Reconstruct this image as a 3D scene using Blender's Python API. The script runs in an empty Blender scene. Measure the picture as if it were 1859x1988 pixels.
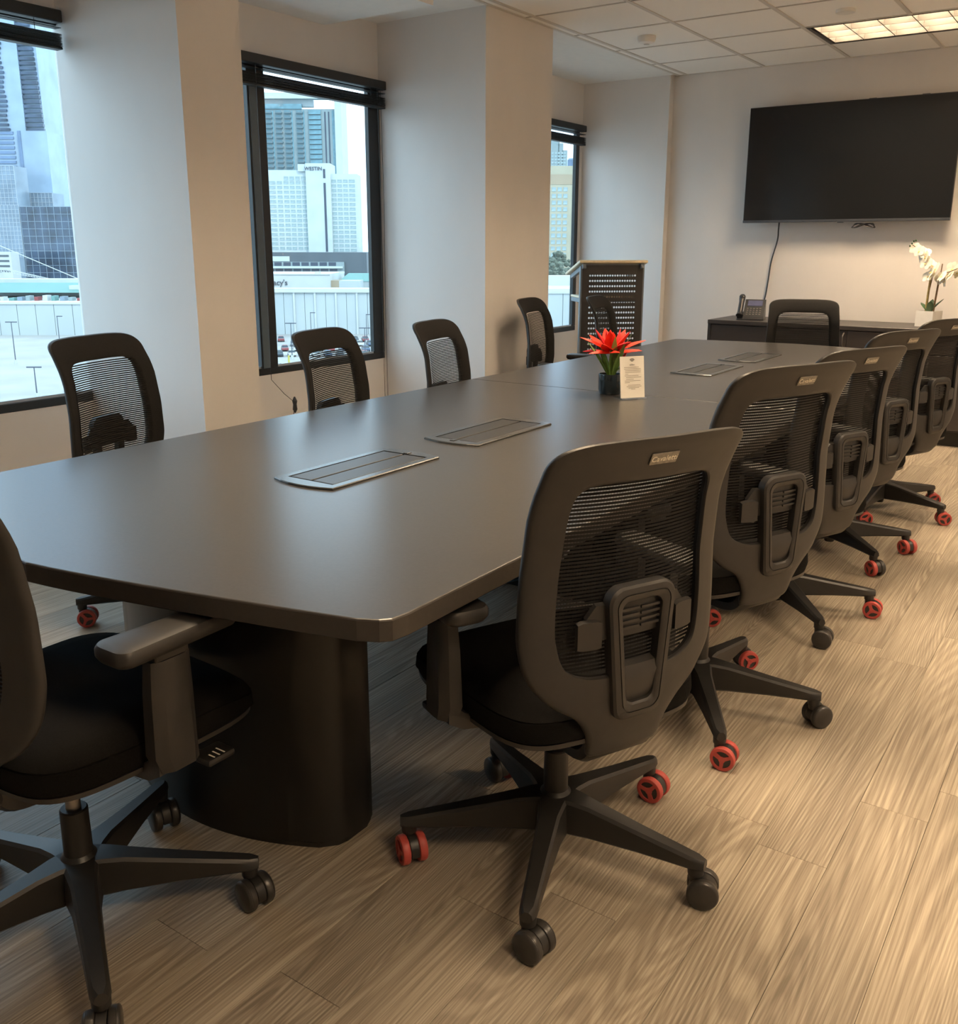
import bpy, bmesh, math, random
from mathutils import Vector, Matrix
PI = math.pi
rnd = random.Random(7)
scene = bpy.context.scene
C = scene.collection

# ------------------------------------------------------------------ camera
cam_d = bpy.data.cameras.new('camera'); cam = bpy.data.objects.new('camera', cam_d); C.objects.link(cam)
cam_d.sensor_fit = 'HORIZONTAL'; cam_d.sensor_width = 36.0
cam_d.lens = 1807.1 * 36.0 / 1859.0
cam_d.shift_y = -0.0337
cam_d.clip_start = 0.05; cam_d.clip_end = 3000
yaw, pitch, roll = 0.6022, 0.2453, 0.0012
fw0 = Vector((-math.sin(yaw), math.cos(yaw), 0)); rt0 = Vector((math.cos(yaw), math.sin(yaw), 0)); up0 = Vector((0, 0, 1))
fwd = math.cos(pitch) * fw0 - math.sin(pitch) * up0
upv = math.sin(pitch) * fw0 + math.cos(pitch) * up0
rt = math.cos(roll) * rt0 + math.sin(roll) * upv; up = -math.sin(roll) * rt0 + math.cos(roll) * upv
cam.matrix_world = Matrix(((rt.x, up.x, -fwd.x, 0), (rt.y, up.y, -fwd.y, 0), (rt.z, up.z, -fwd.z, 1.33), (0, 0, 0, 1)))
scene.camera = cam

# ------------------------------------------------------------------ world, sun, exposure
scene.view_settings.view_transform = 'Standard'
scene.view_settings.look = 'None'
scene.view_settings.gamma = 1.0
scene.view_settings.use_curve_mapping = False
scene.view_settings.exposure = 1.2
scene.cycles.max_bounces = 14; scene.cycles.diffuse_bounces = 9; scene.cycles.transparent_max_bounces = 24
SKY = 1.7
LAMP = 31.0
w = bpy.data.worlds.new('sky'); scene.world = w; w.use_nodes = True
nt = w.node_tree; nt.nodes.clear()
o_ = nt.nodes.new('ShaderNodeOutputWorld'); bg = nt.nodes.new('ShaderNodeBackground')
tc = nt.nodes.new('ShaderNodeTexCoord'); mp = nt.nodes.new('ShaderNodeMapping'); mp.inputs['Scale'].default_value = (2.2, 2.2, 5.0)
nz = nt.nodes.new('ShaderNodeTexNoise'); nz.inputs['Scale'].default_value = 2.0; nz.inputs['Detail'].default_value = 6
rp = nt.nodes.new('ShaderNodeValToRGB')
rp.color_ramp.elements[0].position = 0.30; rp.color_ramp.elements[0].color = (0.26, 0.45, 0.78, 1)
rp.color_ramp.elements[1].position = 0.50; rp.color_ramp.elements[1].color = (0.66, 0.83, 1.0, 1)
nt.links.new(tc.outputs['Generated'], mp.inputs['Vector']); nt.links.new(mp.outputs['Vector'], nz.inputs['Vector'])
nt.links.new(nz.outputs['Fac'], rp.inputs['Fac']); nt.links.new(rp.outputs['Color'], bg.inputs['Color'])
bg.inputs['Strength'].default_value = SKY
nt.links.new(bg.outputs['Background'], o_.inputs['Surface'])
sun_d = bpy.data.lights.new('sun', 'SUN'); sun_d.energy = 1.0; sun_d.angle = 0.05; sun_d.color = (1, 0.96, 0.9)
sun = bpy.data.objects.new('sun', sun_d); C.objects.link(sun)
sun.rotation_euler = Vector((-0.75, 0.25, -0.75)).to_track_quat('-Z', 'Y').to_euler()

# ------------------------------------------------------------------ material helpers
def mat(name, col, rough=0.5, metal=0.0, var=0.0, vscale=20.0, bump=0.0, bscale=200.0, spec=0.5, emit=None, estr=0.0, stretch=None, alpha=1.0, coat=0.0):
    m = bpy.data.materials.new(name); m.use_nodes = True; n = m.node_tree.nodes; L = m.node_tree.links
    b = n['Principled BSDF']
    b.inputs['Base Color'].default_value = (*col, 1); b.inputs['Roughness'].default_value = rough
    b.inputs['Metallic'].default_value = metal; b.inputs['Specular IOR Level'].default_value = spec
    b.inputs['Alpha'].default_value = alpha; b.inputs['Coat Weight'].default_value = coat
    if emit: b.inputs['Emission Color'].default_value = (*emit, 1); b.inputs['Emission Strength'].default_value = estr
    t = n.new('ShaderNodeTexCoord'); src = t.outputs['Object']
    if stretch:
        mpn = n.new('ShaderNodeMapping'); mpn.inputs['Scale'].default_value = stretch
        L.new(src, mpn.inputs['Vector']); src = mpn.outputs['Vector']
    if var > 0:
        z = n.new('ShaderNodeTexNoise'); z.inputs['Scale'].default_value = vscale; z.inputs['Detail'].default_value = 4
        L.new(src, z.inputs['Vector'])
        r = n.new('ShaderNodeValToRGB')
        r.color_ramp.elements[0].position = 0.3; r.color_ramp.elements[1].position = 0.7
        r.color_ramp.elements[0].color = (*[max(0, c * (1 - var)) for c in col], 1)
        r.color_ramp.elements[1].color = (*[min(1, c * (1 + var)) for c in col], 1)
        L.new(z.outputs['Fac'], r.inputs['Fac']); L.new(r.outputs['Color'], b.inputs['Base Color'])
    if bump > 0:
        z2 = n.new('ShaderNodeTexNoise'); z2.inputs['Scale'].default_value = bscale; z2.inputs['Detail'].default_value = 3
        L.new(src, z2.inputs['Vector'])
        bp = n.new('ShaderNodeBump'); bp.inputs['Strength'].default_value = bump; bp.inputs['Distance'].default_value = 0.002
        L.new(z2.outputs['Fac'], bp.inputs['Height']); L.new(bp.outputs['Normal'], b.inputs['Normal'])
    return m

def floor_material():
    m = bpy.data.materials.new('vinyl_plank'); m.use_nodes = True; n = m.node_tree.nodes; L = m.node_tree.links
    b = n['Principled BSDF']
    geo = n.new('ShaderNodeNewGeometry'); oi = n.new('ShaderNodeObjectInfo')
    mul = n.new('ShaderNodeVectorMath'); mul.operation = 'SCALE'; mul.inputs[0].default_value = (37.0, 91.0, 53.0)
    L.new(oi.outputs['Random'], mul.inputs['Scale'])
    add = n.new('ShaderNodeVectorMath'); add.operation = 'ADD'
    L.new(geo.outputs['Position'], add.inputs[0]); L.new(mul.outputs['Vector'], add.inputs[1])
    def noise(sc, scale, detail, rough=0.5, dist=0.0):
        mm = n.new('ShaderNodeMapping'); mm.inputs['Scale'].default_value = sc
        L.new(add.outputs['Vector'], mm.inputs['Vector'])
        z = n.new('ShaderNodeTexNoise'); z.inputs['Scale'].default_value = scale; z.inputs['Detail'].default_value = detail
        z.inputs['Roughness'].default_value = rough; z.inputs['Distortion'].default_value = dist
        L.new(mm.outputs['Vector'], z.inputs['Vector']); return z.outputs['Fac']
    def math_(op, a, c=None, v=None):
        q = n.new('ShaderNodeMath'); q.operation = op
        L.new(a, q.inputs[0])
        if c is not None: L.new(c, q.inputs[1])
        if v is not None: q.inputs[1].default_value = v
        return q.outputs[0]
    big = noise((3.6, 0.30, 1), 1.0, 1.5, 0.4, 0.1)        # slow field whose contour lines are the cathedral rings
    sx = n.new('ShaderNodeSeparateXYZ'); L.new(add.outputs['Vector'], sx.inputs[0])
    wob = noise((16, 4, 1), 1.0, 2.0)
    ring = math_('ADD', math_('ADD', math_('MULTIPLY', sx.outputs['X'], v=560.0), math_('MULTIPLY', big, math_('ADD', math_('MULTIPLY', math_('FRACT', math_('MULTIPLY', oi.outputs['Random'], v=7.31)), v=620.0), v=160.0))), math_('MULTIPLY', wob, v=2.5))
    sn = math_('SINE', ring)
    r1 = n.new('ShaderNodeValToRGB'); r1.color_ramp.elements[0].position = 0.25; r1.color_ramp.elements[1].position = 0.85
    L.new(math_('MULTIPLY', math_('ADD', sn, v=1.0), v=0.5), r1.inputs['Fac'])
    fine = noise((230, 3.0, 1), 1.0, 4.0, 0.6)
    r2 = n.new('ShaderNodeValToRGB'); r2.color_ramp.elements[0].position = 0.38; r2.color_ramp.elements[1].position = 0.62
    L.new(fine, r2.inputs['Fac'])
    mid = noise((9, 1.2, 1), 1.0, 3.0, 0.5)
    # colours
    base = n.new('ShaderNodeMix'); base.data_type = 'RGBA'
    base.inputs['A'].default_value = (0.290, 0.246, 0.192, 1); base.inputs['B'].default_value = (0.395, 0.340, 0.266, 1)
    rm = n.new('ShaderNodeValToRGB'); rm.color_ramp.elements[0].position = 0.32; rm.color_ramp.elements[1].position = 0.66
    L.new(mid, rm.inputs['Fac']); L.new(rm.outputs['Color'], base.inputs['Factor'])
    g1 = n.new('ShaderNodeMix'); g1.data_type = 'RGBA'; g1.blend_type = 'MULTIPLY'
    gs = math_('MULTIPLY', noise((2.2, 0.9, 1), 1.0, 2.0), v=0.95)
    L.new(gs, g1.inputs['Factor'])
    rr = n.new('ShaderNodeMix'); rr.data_type = 'RGBA'
    rr.inputs['A'].default_value = (0.62, 0.585, 0.55, 1); rr.inputs['B'].default_value = (1.12, 1.12, 1.1, 1)
    L.new(r1.outputs['Color'], rr.inputs['Factor'])
    L.new(base.outputs['Result'], g1.inputs['A']); L.new(rr.outputs['Result'], g1.inputs['B'])
    g2 = n.new('ShaderNodeMix'); g2.data_type = 'RGBA'; g2.blend_type = 'MULTIPLY'; g2.inputs['Factor'].default_value = 0.75
    r3 = n.new('ShaderNodeMix'); r3.data_type = 'RGBA'
    r3.inputs['A'].default_value = (0.52, 0.49, 0.46, 1); r3.inputs['B'].default_value = (1.05, 1.05, 1.05, 1)
    L.new(r2.outputs['Color'], r3.inputs['Factor'])
    L.new(g1.outputs['Result'], g2.inputs['A']); L.new(r3.outputs['Result'], g2.inputs['B'])
    hs = n.new('ShaderNodeHueSaturation')
    vv = math_('ADD', math_('MULTIPLY', oi.outputs['Random'], v=0.22), v=0.90)
    L.new(vv, hs.inputs['Value']); L.new(g2.outputs['Result'], hs.inputs['Color'])
    L.new(hs.outputs['Color'], b.inputs['Base Color'])
    b.inputs['Roughness'].default_value = 0.52
    bp = n.new('ShaderNodeBump'); bp.inputs['Strength'].default_value = 0.25; bp.inputs['Distance'].default_value = 0.001
    L.new(fine, bp.inputs['Height']); L.new(bp.outputs['Normal'], b.inputs['Normal'])
    return m

def glass_material(name, tint, fac):
    m = bpy.data.materials.new(name); m.use_nodes = True; n = m.node_tree.nodes; L = m.node_tree.links
    n.remove(n['Principled BSDF']); out = n['Material Output']
    tr = n.new('ShaderNodeBsdfTransparent'); tr.inputs['Color'].default_value = (*tint, 1)
    gl = n.new('ShaderNodeBsdfGlossy'); gl.inputs['Roughness'].default_value = 0.02
    lw = n.new('ShaderNodeLayerWeight'); lw.inputs['Blend'].default_value = 0.5
    pw = n.new('ShaderNodeMath'); pw.operation = 'POWER'; pw.inputs[1].default_value = 5.0; L.new(lw.outputs['Facing'], pw.inputs[0])
    ma = n.new('ShaderNodeMath'); ma.operation = 'MULTIPLY_ADD'; ma.inputs[1].default_value = 0.7; ma.inputs[2].default_value = fac; L.new(pw.outputs[0], ma.inputs[0])
    mx = n.new('ShaderNodeMixShader'); L.new(ma.outputs[0], mx.inputs['Fac'])
    L.new(tr.outputs[0], mx.inputs[1]); L.new(gl.outputs[0], mx.inputs[2]); L.new(mx.outputs[0], out.inputs['Surface'])
    return m

M = dict(
    wall=mat('painted_wall', (0.72, 0.690, 0.665), 0.62, var=0.03, vscale=3, bump=0.25, bscale=700, stretch=(1, 1, 0.5)),
    ceil=mat('drywall_ceiling', (0.80, 0.79, 0.76), 0.8, var=0.02, bump=0.1, bscale=300),
    tile=mat('acoustic_tile', (0.91, 0.885, 0.84), 0.9, var=0.04, vscale=240, bump=0.5, bscale=500),
    tee=mat('ceiling_grid', (0.62, 0.58, 0.53), 0.5),
    floor=floor_material(),
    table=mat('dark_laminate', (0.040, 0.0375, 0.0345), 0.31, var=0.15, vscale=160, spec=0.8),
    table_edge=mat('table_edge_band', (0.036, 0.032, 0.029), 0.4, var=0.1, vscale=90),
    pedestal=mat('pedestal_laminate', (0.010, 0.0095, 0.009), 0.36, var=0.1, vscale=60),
    frame=mat('window_frame_black', (0.018, 0.020, 0.021), 0.4, var=0.1),
    framegrey=mat('mullion_grey', (0.10, 0.13, 0.15), 0.45, var=0.05),
    blind=mat('blind_slat', (0.02, 0.022, 0.022), 0.45, var=0.1),
    glass=glass_material('window_glass', (0.93, 0.985, 0.975), 0.04),
    plastic=mat('chair_plastic', (0.024, 0.0225, 0.0213), 0.46, var=0.08, vscale=40, bump=0.03, bscale=900),
    plastic2=mat('chair_plastic_dark', (0.016, 0.0152, 0.0145), 0.42, var=0.08, vscale=40, bump=0.03, bscale=900),
    fabric=mat('chair_fabric', (0.006, 0.0057, 0.0055), 0.95, var=0.25, vscale=300, bump=0.5, bscale=1500, spec=0.1),
    net=mat('chair_net', (0.014, 0.0133, 0.0130), 0.85, var=0.15, vscale=200, spec=0.2),
    steel=mat('piston_steel', (0.35, 0.33, 0.31), 0.28, 1.0, var=0.05),
    red=mat('caster_red', (0.40, 0.060, 0.050), 0.5, var=0.08, vscale=90),
    black=mat('caster_black', (0.03, 0.028, 0.026), 0.32, var=0.08, vscale=90),
    badge=mat('nameplate_metal', (0.24, 0.225, 0.20), 0.35, 0.7, var=0.25, vscale=90),
    badge_ink=mat('nameplate_ink', (0.75, 0.70, 0.60), 0.4, 0.4),
    tv_screen=mat('tv_screen', (0.010, 0.011, 0.0125), 0.14, var=0.05, spec=0.45),
    tv_bezel=mat('tv_bezel', (0.02, 0.021, 0.023), 0.35, var=0.05),
    tv_trim=mat('tv_trim', (0.10, 0.11, 0.13), 0.3, 0.6, var=0.05),
    cred=mat('credenza_laminate', (0.046, 0.041, 0.040), 0.42, var=0.06, vscale=14, stretch=(1, 1, 12)),
    cred_in=mat('credenza_door', (0.048, 0.040, 0.037), 0.45, var=0.06, vscale=14, stretch=(1, 1, 12)),
    maple=mat('maple_top', (0.70, 0.56, 0.36), 0.4, var=0.12, vscale=20, stretch=(2, 14, 2)),
    lect=mat('lectern_steel', (0.035, 0.032, 0.030), 0.4, var=0.08),
    lect_grey=mat('lectern_grey', (0.17, 0.19, 0.21), 0.4, 0.3, var=0.05),
    white=mat('white_plastic', (0.78, 0.76, 0.72), 0.4, var=0.03),
    paper=mat('paper', (0.80, 0.77, 0.70), 0.7, var=0.03, vscale=8),
    ink=mat('ink', (0.06, 0.055, 0.05), 0.6, var=0.1),
    inkgrey=mat('ink_grey', (0.38, 0.34, 0.29), 0.6, var=0.1),
    acrylic=glass_material('acrylic', (0.96, 0.97, 0.97), 0.05),
    pot=mat('glazed_pot', (0.010, 0.016, 0.020), 0.12, var=0.1, spec=0.6),
    soil=mat('soil', (0.08, 0.06, 0.045), 0.95, var=0.4, vscale=150, bump=0.8, bscale=200),
    petal_red=mat('petal_red', (0.86, 0.050, 0.022), 0.5, var=0.12, vscale=30),
    petal_dark=mat('petal_crimson', (0.62, 0.016, 0.022), 0.5, var=0.12, vscale=30),
    leaf=mat('leaf_green', (0.15, 0.26, 0.05), 0.45, var=0.3, vscale=30),
    leafd=mat('leaf_dark', (0.03, 0.085, 0.03), 0.4, var=0.3, vscale=30),
    stem=mat('stem_brown', (0.17, 0.10, 0.045), 0.6, var=0.2, vscale=60),
    stake=mat('stake_olive', (0.34, 0.26, 0.10), 0.6, var=0.2, vscale=60),
    orchid=mat('petal_white', (0.86, 0.82, 0.70), 0.55, var=0.06, vscale=60),
    orchid_c=mat('petal_yellow', (0.75, 0.55, 0.14), 0.5, var=0.1),
    cable=mat('cable_black', (0.03, 0.03, 0.032), 0.5, var=0.1),
    cable_w=mat('cable_white', (0.7, 0.7, 0.7), 0.5, var=0.05),
    cable_b=mat('cable_blue', (0.03, 0.10, 0.22), 0.5, var=0.05),
    lcd=mat('phone_lcd', (0.10, 0.11, 0.20), 0.25, var=0.1),
    phone=mat('phone_plastic', (0.03, 0.031, 0.034), 0.38, var=0.08),
    key=mat('phone_key', (0.16, 0.15, 0.14), 0.5, var=0.05),
    lamp=mat('lamp_tube', (0.9, 0.85, 0.8), 0.5, var=0.02, emit=(1.0, 0.75, 0.49), estr=LAMP),
    louver=mat('louver_metal', (0.085, 0.08, 0.072), 0.5, 0.0, var=0.05),
    lampframe=mat('lamp_frame', (0.10, 0.09, 0.08), 0.5, var=0.05),
    concrete=mat('lot_asphalt', (0.28, 0.28, 0.27), 0.9, var=0.12, vscale=0.08),
)
# outdoor palette
def om(k, c, r=0.7, var=0.06, vs=0.15, metal=0.0): M[k] = mat(k, tuple(q * 0.66 for q in c), r, metal, var=var, vscale=vs)
om('ext_white', (0.62, 0.66, 0.66)); om('ext_panel', (0.52, 0.58, 0.60), vs=0.05); om('ext_pil', (0.62, 0.66, 0.67))
om('ext_hotel', (0.60, 0.68, 0.70)); om('ext_win', (0.36, 0.47, 0.49), 0.3, 0.25, 0.4); om('ext_dark', (0.10, 0.125, 0.15), 0.5)
om('ext_slit', (0.05, 0.07, 0.11), 0.4); om('ext_tower', (0.30, 0.38, 0.40)); om('ext_glass', (0.16, 0.33, 0.40), 0.2, 0.3, 0.2)
om('ext_balc', (0.13, 0.20, 0.23), 0.5); om('ext_blue', (0.17, 0.26, 0.42), 0.15, 0.25, 0.06); om('ext_bluelt', (0.36, 0.48, 0.62), 0.2, 0.15, 0.06)
om('ext_bluedk', (0.055, 0.085, 0.14), 0.15, 0.6, 0.10); om('ext_line', (0.55, 0.62, 0.70)); om('ext_teal', (0.16, 0.34, 0.32), 0.6)
om('ext_beige', (0.50, 0.46, 0.34)); om('ext_tan', (0.45, 0.36, 0.25)); om('ext_grid', (0.25, 0.33, 0.42), 0.3, 0.2, 0.1)
om('ext_tree', (0.14, 0.17, 0.13), 0.9, 0.5, 0.6); om('ext_tree2', (0.12, 0.20, 0.10), 0.9, 0.5, 0.6)
om('car_silver', (0.34, 0.37, 0.38), 0.3); om('car_dark', (0.06, 0.08, 0.10), 0.3); om('car_white', (0.6, 0.62, 0.62), 0.3); om('car_red', (0.30, 0.05, 0.05), 0.3)
om('car_blue', (0.08, 0.13, 0.22), 0.3); om('car_glass', (0.03, 0.05, 0.06), 0.15); om('bollard', (0.62, 0.55, 0.12)); om('pole', (0.10, 0.12, 0.16)); om('tyre', (0.02, 0.02, 0.02))

# ------------------------------------------------------------------ mesh helpers
def link(o, parent=None):
    C.objects.link(o)
    if parent is not None: o.parent = parent
    return o
def tag(o, label=None, cat=None, group=None, kind=None):
    if label: o['label'] = label
    if cat: o['category'] = cat
    if group: o['group'] = group
    if kind: o['kind'] = kind
    return o
def empty(name, loc=(0, 0, 0), rz=0.0, label=None, cat=None, group=None):
    o = bpy.data.objects.new(name, None); o.empty_display_size = 0.1; C.objects.link(o)
    o.location = loc; o.rotation_euler = (0, 0, rz)
    return tag(o, label, cat, group)
class B:
    """collects geometry for one mesh"""
    def __init__(s): s.v = []; s.f = []; s.m = []; s.mats = []; s.cur = 0
    def use(s, m):
        if m not in s.mats: s.mats.append(m)
        s.cur = s.mats.index(m); return s
    def add(s, vs, fs, mx=None):
        n = len(s.v)
        for p in vs: s.v.append(tuple(mx @ Vector(p)) if mx is not None else tuple(p))
        for f in fs: s.f.append(tuple(i + n for i in f)); s.m.append(s.cur)
        return s
    def bm(s, bm_, mx=None):
        bm_.verts.ensure_lookup_table(); bm_.verts.index_update()
        s.add([v.co[:] for v in bm_.verts], [[v.index for v in f.verts] for f in bm_.faces], mx); bm_.free(); return s
    def box(s, x0, x1, y0, y1, z0, z1, bev=0.0, seg=2, mx=None):
        b_ = bmesh.new()
        bmesh.ops.create_cube(b_, size=1.0, matrix=Matrix.Translation(((x0 + x1) / 2, (y0 + y1) / 2, (z0 + z1) / 2)) @ Matrix.Diagonal((x1 - x0, y1 - y0, z1 - z0, 1)))
        if bev > 0: bmesh.ops.bevel(b_, geom=b_.edges[:], offset=bev, segments=seg, profile=0.5, affect='EDGES')
        return s.bm(b_, mx)
    def cyl(s, p0, p1, r0, r1=None, n=16, caps=True):
        r1 = r0 if r1 is None else r1
        p0 = Vector(p0); p1 = Vector(p1); d = (p1 - p0).normalized()
        a = d.orthogonal().normalized(); c = d.cross(a)
        vs = []
        for p, r in ((p0, r0), (p1, r1)):
            for k in range(n):
                t = 2 * PI * k / n; vs.append(p + (a * math.cos(t) + c * math.sin(t)) * r)
        fs = [(k, (k + 1) % n, n + (k + 1) % n, n + k) for k in range(n)]
        if caps: fs += [tuple(range(n))[::-1], tuple(range(n, 2 * n))]
        return s.add(vs, fs)
    def tube(s, pts, r, n=8):
        pts = [Vector(p) for p in pts]; vs = []; prev = None
        for i, p in enumerate(pts):
            d = (pts[min(i + 1, len(pts) - 1)] - pts[max(i - 1, 0)]).normalized()
            a = d.orthogonal().normalized() if prev is None else (prev - d * prev.dot(d)).normalized()
            prev = a; c = d.cross(a); rr = r[i] if isinstance(r, (list, tuple)) else r
            for k in range(n):
                t = 2 * PI * k / n; vs.append(p + (a * math.cos(t) + c * math.sin(t)) * rr)
        fs = []
        for i in range(len(pts) - 1):
            for k in range(n): fs.append((i * n + k, i * n + (k + 1) % n, (i + 1) * n + (k + 1) % n, (i + 1) * n + k))
        fs += [tuple(range(n))[::-1], tuple(range((len(pts) - 1) * n, len(pts) * n))]
        return s.add(vs, fs)
    def loops(s, L, closed=True, cap0=True, cap1=True, wrap=False):
        n = len(L[0]); vs = [p for l in L for p in l]; fs = []
        for i in range(len(L) - (0 if wrap else 1)):
            j = (i + 1) % len(L)
            for k in range(n if closed else n - 1): fs.append((i * n + k, i * n + (k + 1) % n, j * n + (k + 1) % n, j * n + k))
        if closed and not wrap:
            if cap0: fs.append(tuple(range(n))[::-1])
            if cap1: fs.append(tuple(range((len(L) - 1) * n, len(L) * n)))
        return s.add(vs, fs)
    def lathe(s, prof, n=24, mx=None):
        vs = []; fs = []
        for r, z in prof:
            for k in range(n): t = 2 * PI * k / n; vs.append((r * math.cos(t), r * math.sin(t), z))
        for i in range(len(prof) - 1):
            for k in range(n): fs.append((i * n + k, i * n + (k + 1) % n, (i + 1) * n + (k + 1) % n, (i + 1) * n + k))
        fs += [tuple(range(n))[::-1], tuple(range((len(prof) - 1) * n, len(prof) * n))]
        return s.add(vs, fs, mx)
    def mesh(s, name, smooth=False):
        me = bpy.data.meshes.new(name); me.from_pydata(s.v, [], s.f)
        for k in s.mats: me.materials.append(M[k] if isinstance(k, str) else k)
        for p, i in zip(me.polygons, s.m): p.material_index = i
        me.validate(); me.update()
        b_ = bmesh.new(); b_.from_mesh(me); bmesh.ops.recalc_face_normals(b_, faces=b_.faces); b_.to_mesh(me); b_.free()
        if smooth:
            for p in me.polygons: p.use_smooth = True
            try: me.set_sharp_from_angle(angle=math.radians(38))
            except Exception: pass
        return me
    def build(s, name, parent=None, smooth=False, loc=None, rz=None):
        o = bpy.data.objects.new(name, s.mesh(name, smooth)); link(o, parent)
        if loc is not None: o.location = loc
        if rz is not None: o.rotation_euler = (0, 0, rz)
        return o
def part(name, me, parent, loc=(0, 0, 0), rot=(0, 0, 0), label=None):
    o = bpy.data.objects.new(name, me); link(o, parent); o.location = loc; o.rotation_euler = rot
    if label: o['label'] = label
    return o
def box_obj(name, key, x0, x1, y0, y1, z0, z1, parent=None, bev=0.0, kind=None):
    o = B().use(key).box(x0, x1, y0, y1, z0, z1, bev).build(name, parent)
    if kind: o['kind'] = kind
    return o
def text_mesh(body, size, extrude, key, name):
    cu = bpy.data.curves.new(name, 'FONT'); cu.body = body; cu.size = size; cu.extrude = extrude
    cu.align_x = 'CENTER'; cu.align_y = 'CENTER'; cu.resolution_u = 3
    ob = bpy.data.objects.new(name, cu); C.objects.link(ob)
    dg = bpy.context.evaluated_depsgraph_get(); me = bpy.data.meshes.new_from_object(ob.evaluated_get(dg))
    bpy.data.objects.remove(ob); bpy.data.curves.remove(cu)
    me.materials.clear(); me.materials.append(M[key]); me.name = name
    return me
def catmull(P, sub):
    out = []
    for i in range(len(P) - 1):
        p0 = P[max(i - 1, 0)]; p1 = P[i]; p2 = P[i + 1]; p3 = P[min(i + 2, len(P) - 1)]
        for k in range(sub):
            t = k / sub
            out.append(tuple(0.5 * (2 * b + (c - a) * t + (2 * a - 5 * b + 4 * c - d) * t * t + (3 * b - a - 3 * c + d) * t ** 3) for a, b, c, d in zip(p0, p1, p2, p3)))
    out.append(tuple(P[-1])); return out
def rrect(x0, x1, y0, y1, r, n=6):
    pts = []
    for cx, cy, a0 in ((x1 - r, y1 - r, 0), (x0 + r, y1 - r, 90), (x0 + r, y0 + r, 180), (x1 - r, y0 + r, 270)):
        for k in range(n + 1):
            t = math.radians(a0 + 90 * k / n); pts.append((cx + r * math.cos(t), cy + r * math.sin(t)))
    return pts
def lerp(xs, ys, x):
    if x <= xs[0]: return ys[0]
    for i in range(len(xs) - 1):
        if x <= xs[i + 1]:
            t = (x - xs[i]) / (xs[i + 1] - xs[i]); return ys[i] + (ys[i + 1] - ys[i]) * t
    return ys[-1]

# ================================================================== THE ROOM
XW, XF = -4.05, -3.24            # window wall plane, pillar front plane
YW, YB, XR = 7.53, -2.0, 2.45    # tv wall, wall behind, right wall
ZC = 2.66; TW0 = 0.03
GX0, GDX, GY0, GDY = -3.162, 0.6208, 6.975, 0.599   # ceiling grid

fl = box_obj('floor', 'floor', XW - TW0, XR + 0.1, YB - 0.1, YW + 0.1, -0.12, -0.012, kind='structure')
PW, PL = 0.1543, 1.22
starts = {}
meshes = {}
col0 = -19
for c in range(-19, 13):
    x0 = -0.3785 + c * PW
    if c == 0: s0 = 2.217
    elif c == -1: s0 = 1.906
    elif c == -7: s0 = 0.966
    else: s0 = rnd.uniform(0, PL)
    s0 -= PL * math.ceil((s0 - YB) / PL)
    y = s0
    while y < YW:
        a, b_ = max(y, YB), min(y + PL, YW)
        if b_ - a > 0.01:
            key = round(b_ - a, 3)
            if key not in meshes:
                meshes[key] = B().use('floor').box(0.0004, PW - 0.0004, 0.0004, b_ - a - 0.0004, -0.011, 0.0, 0.0006, 1).mesh('plank')
            part('plank', meshes[key], fl, (x0, a, 0.0))
        y += PL

# ceiling : slab, tees, tiles
ce = box_obj('ceiling', 'ceil', XW - TW0, XR + 0.1, YB - 0.1, YW + 0.1, ZC + 0.20, ZC + 0.32, kind='structure')
lights = [(GX0 + 2 * GDX, GY0 - GDY), (GX0 + 2 * GDX, GY0 - 5 * GDY), (GX0 + 2 * GDX, GY0 - 9 * GDY), (GX0 + 6 * GDX, GY0 - 3 * GDY), (GX0 + 6 * GDX, GY0 - 7 * GDY), (GX0 + 6 * GDX, GY0 - 11 * GDY)]
def in_light(xm, ym):
    return any(lx < xm < lx + 2 * GDX and ly < ym < ly + GDY for lx, ly in lights)
tile_me = {}
xs = [XF] + [GX0 + k * GDX for k in range(0, 10) if GX0 + k * GDX < XR] + [XR]
ys = [YW] + [GY0 - k * GDY for k in range(0, 16) if GY0 - k * GDY > YB] + [YB]
for i in range(len(xs) - 1):
    for j in range(len(ys) - 1):
        x0, x1, y0, y1 = xs[i], xs[i + 1], ys[j + 1], ys[j]
        if in_light((x0 + x1) / 2, (y0 + y1) / 2): continue
        k = (round(x1 - x0, 3), round(y1 - y0, 3))
        if k not in tile_me:
            tile_me[k] = B().use('tile').box(0.010, k[0] - 0.010, 0.010, k[1] - 0.010, 0.004, 0.020, 0.003, 1).mesh('ceiling_tile')
        part('ceiling_tile', tile_me[k], ce, (x0, y0, ZC))
for x in xs[1:-1]:
    segs = [(YB, YW)]
    for lx, ly in lights:
        if lx + 0.01 < x < lx + 2 * GDX - 0.01:
            new = []
            for a, b_ in segs:
                if ly > a and ly + GDY < b_: new += [(a, ly), (ly + GDY, b_)]
                else: new.append((a, b_))
            segs = new
    for a, b_ in segs:
        box_obj('main_tee', 'tee', x - 0.012, x + 0.012, a, b_, ZC - 0.001, ZC + 0.012, ce)
for y in ys[1:-1]:
    box_obj('cross_tee', 'tee', XF, XR, y - 0.006, y + 0.006, ZC + 0.0005, ZC + 0.012, ce)

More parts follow.
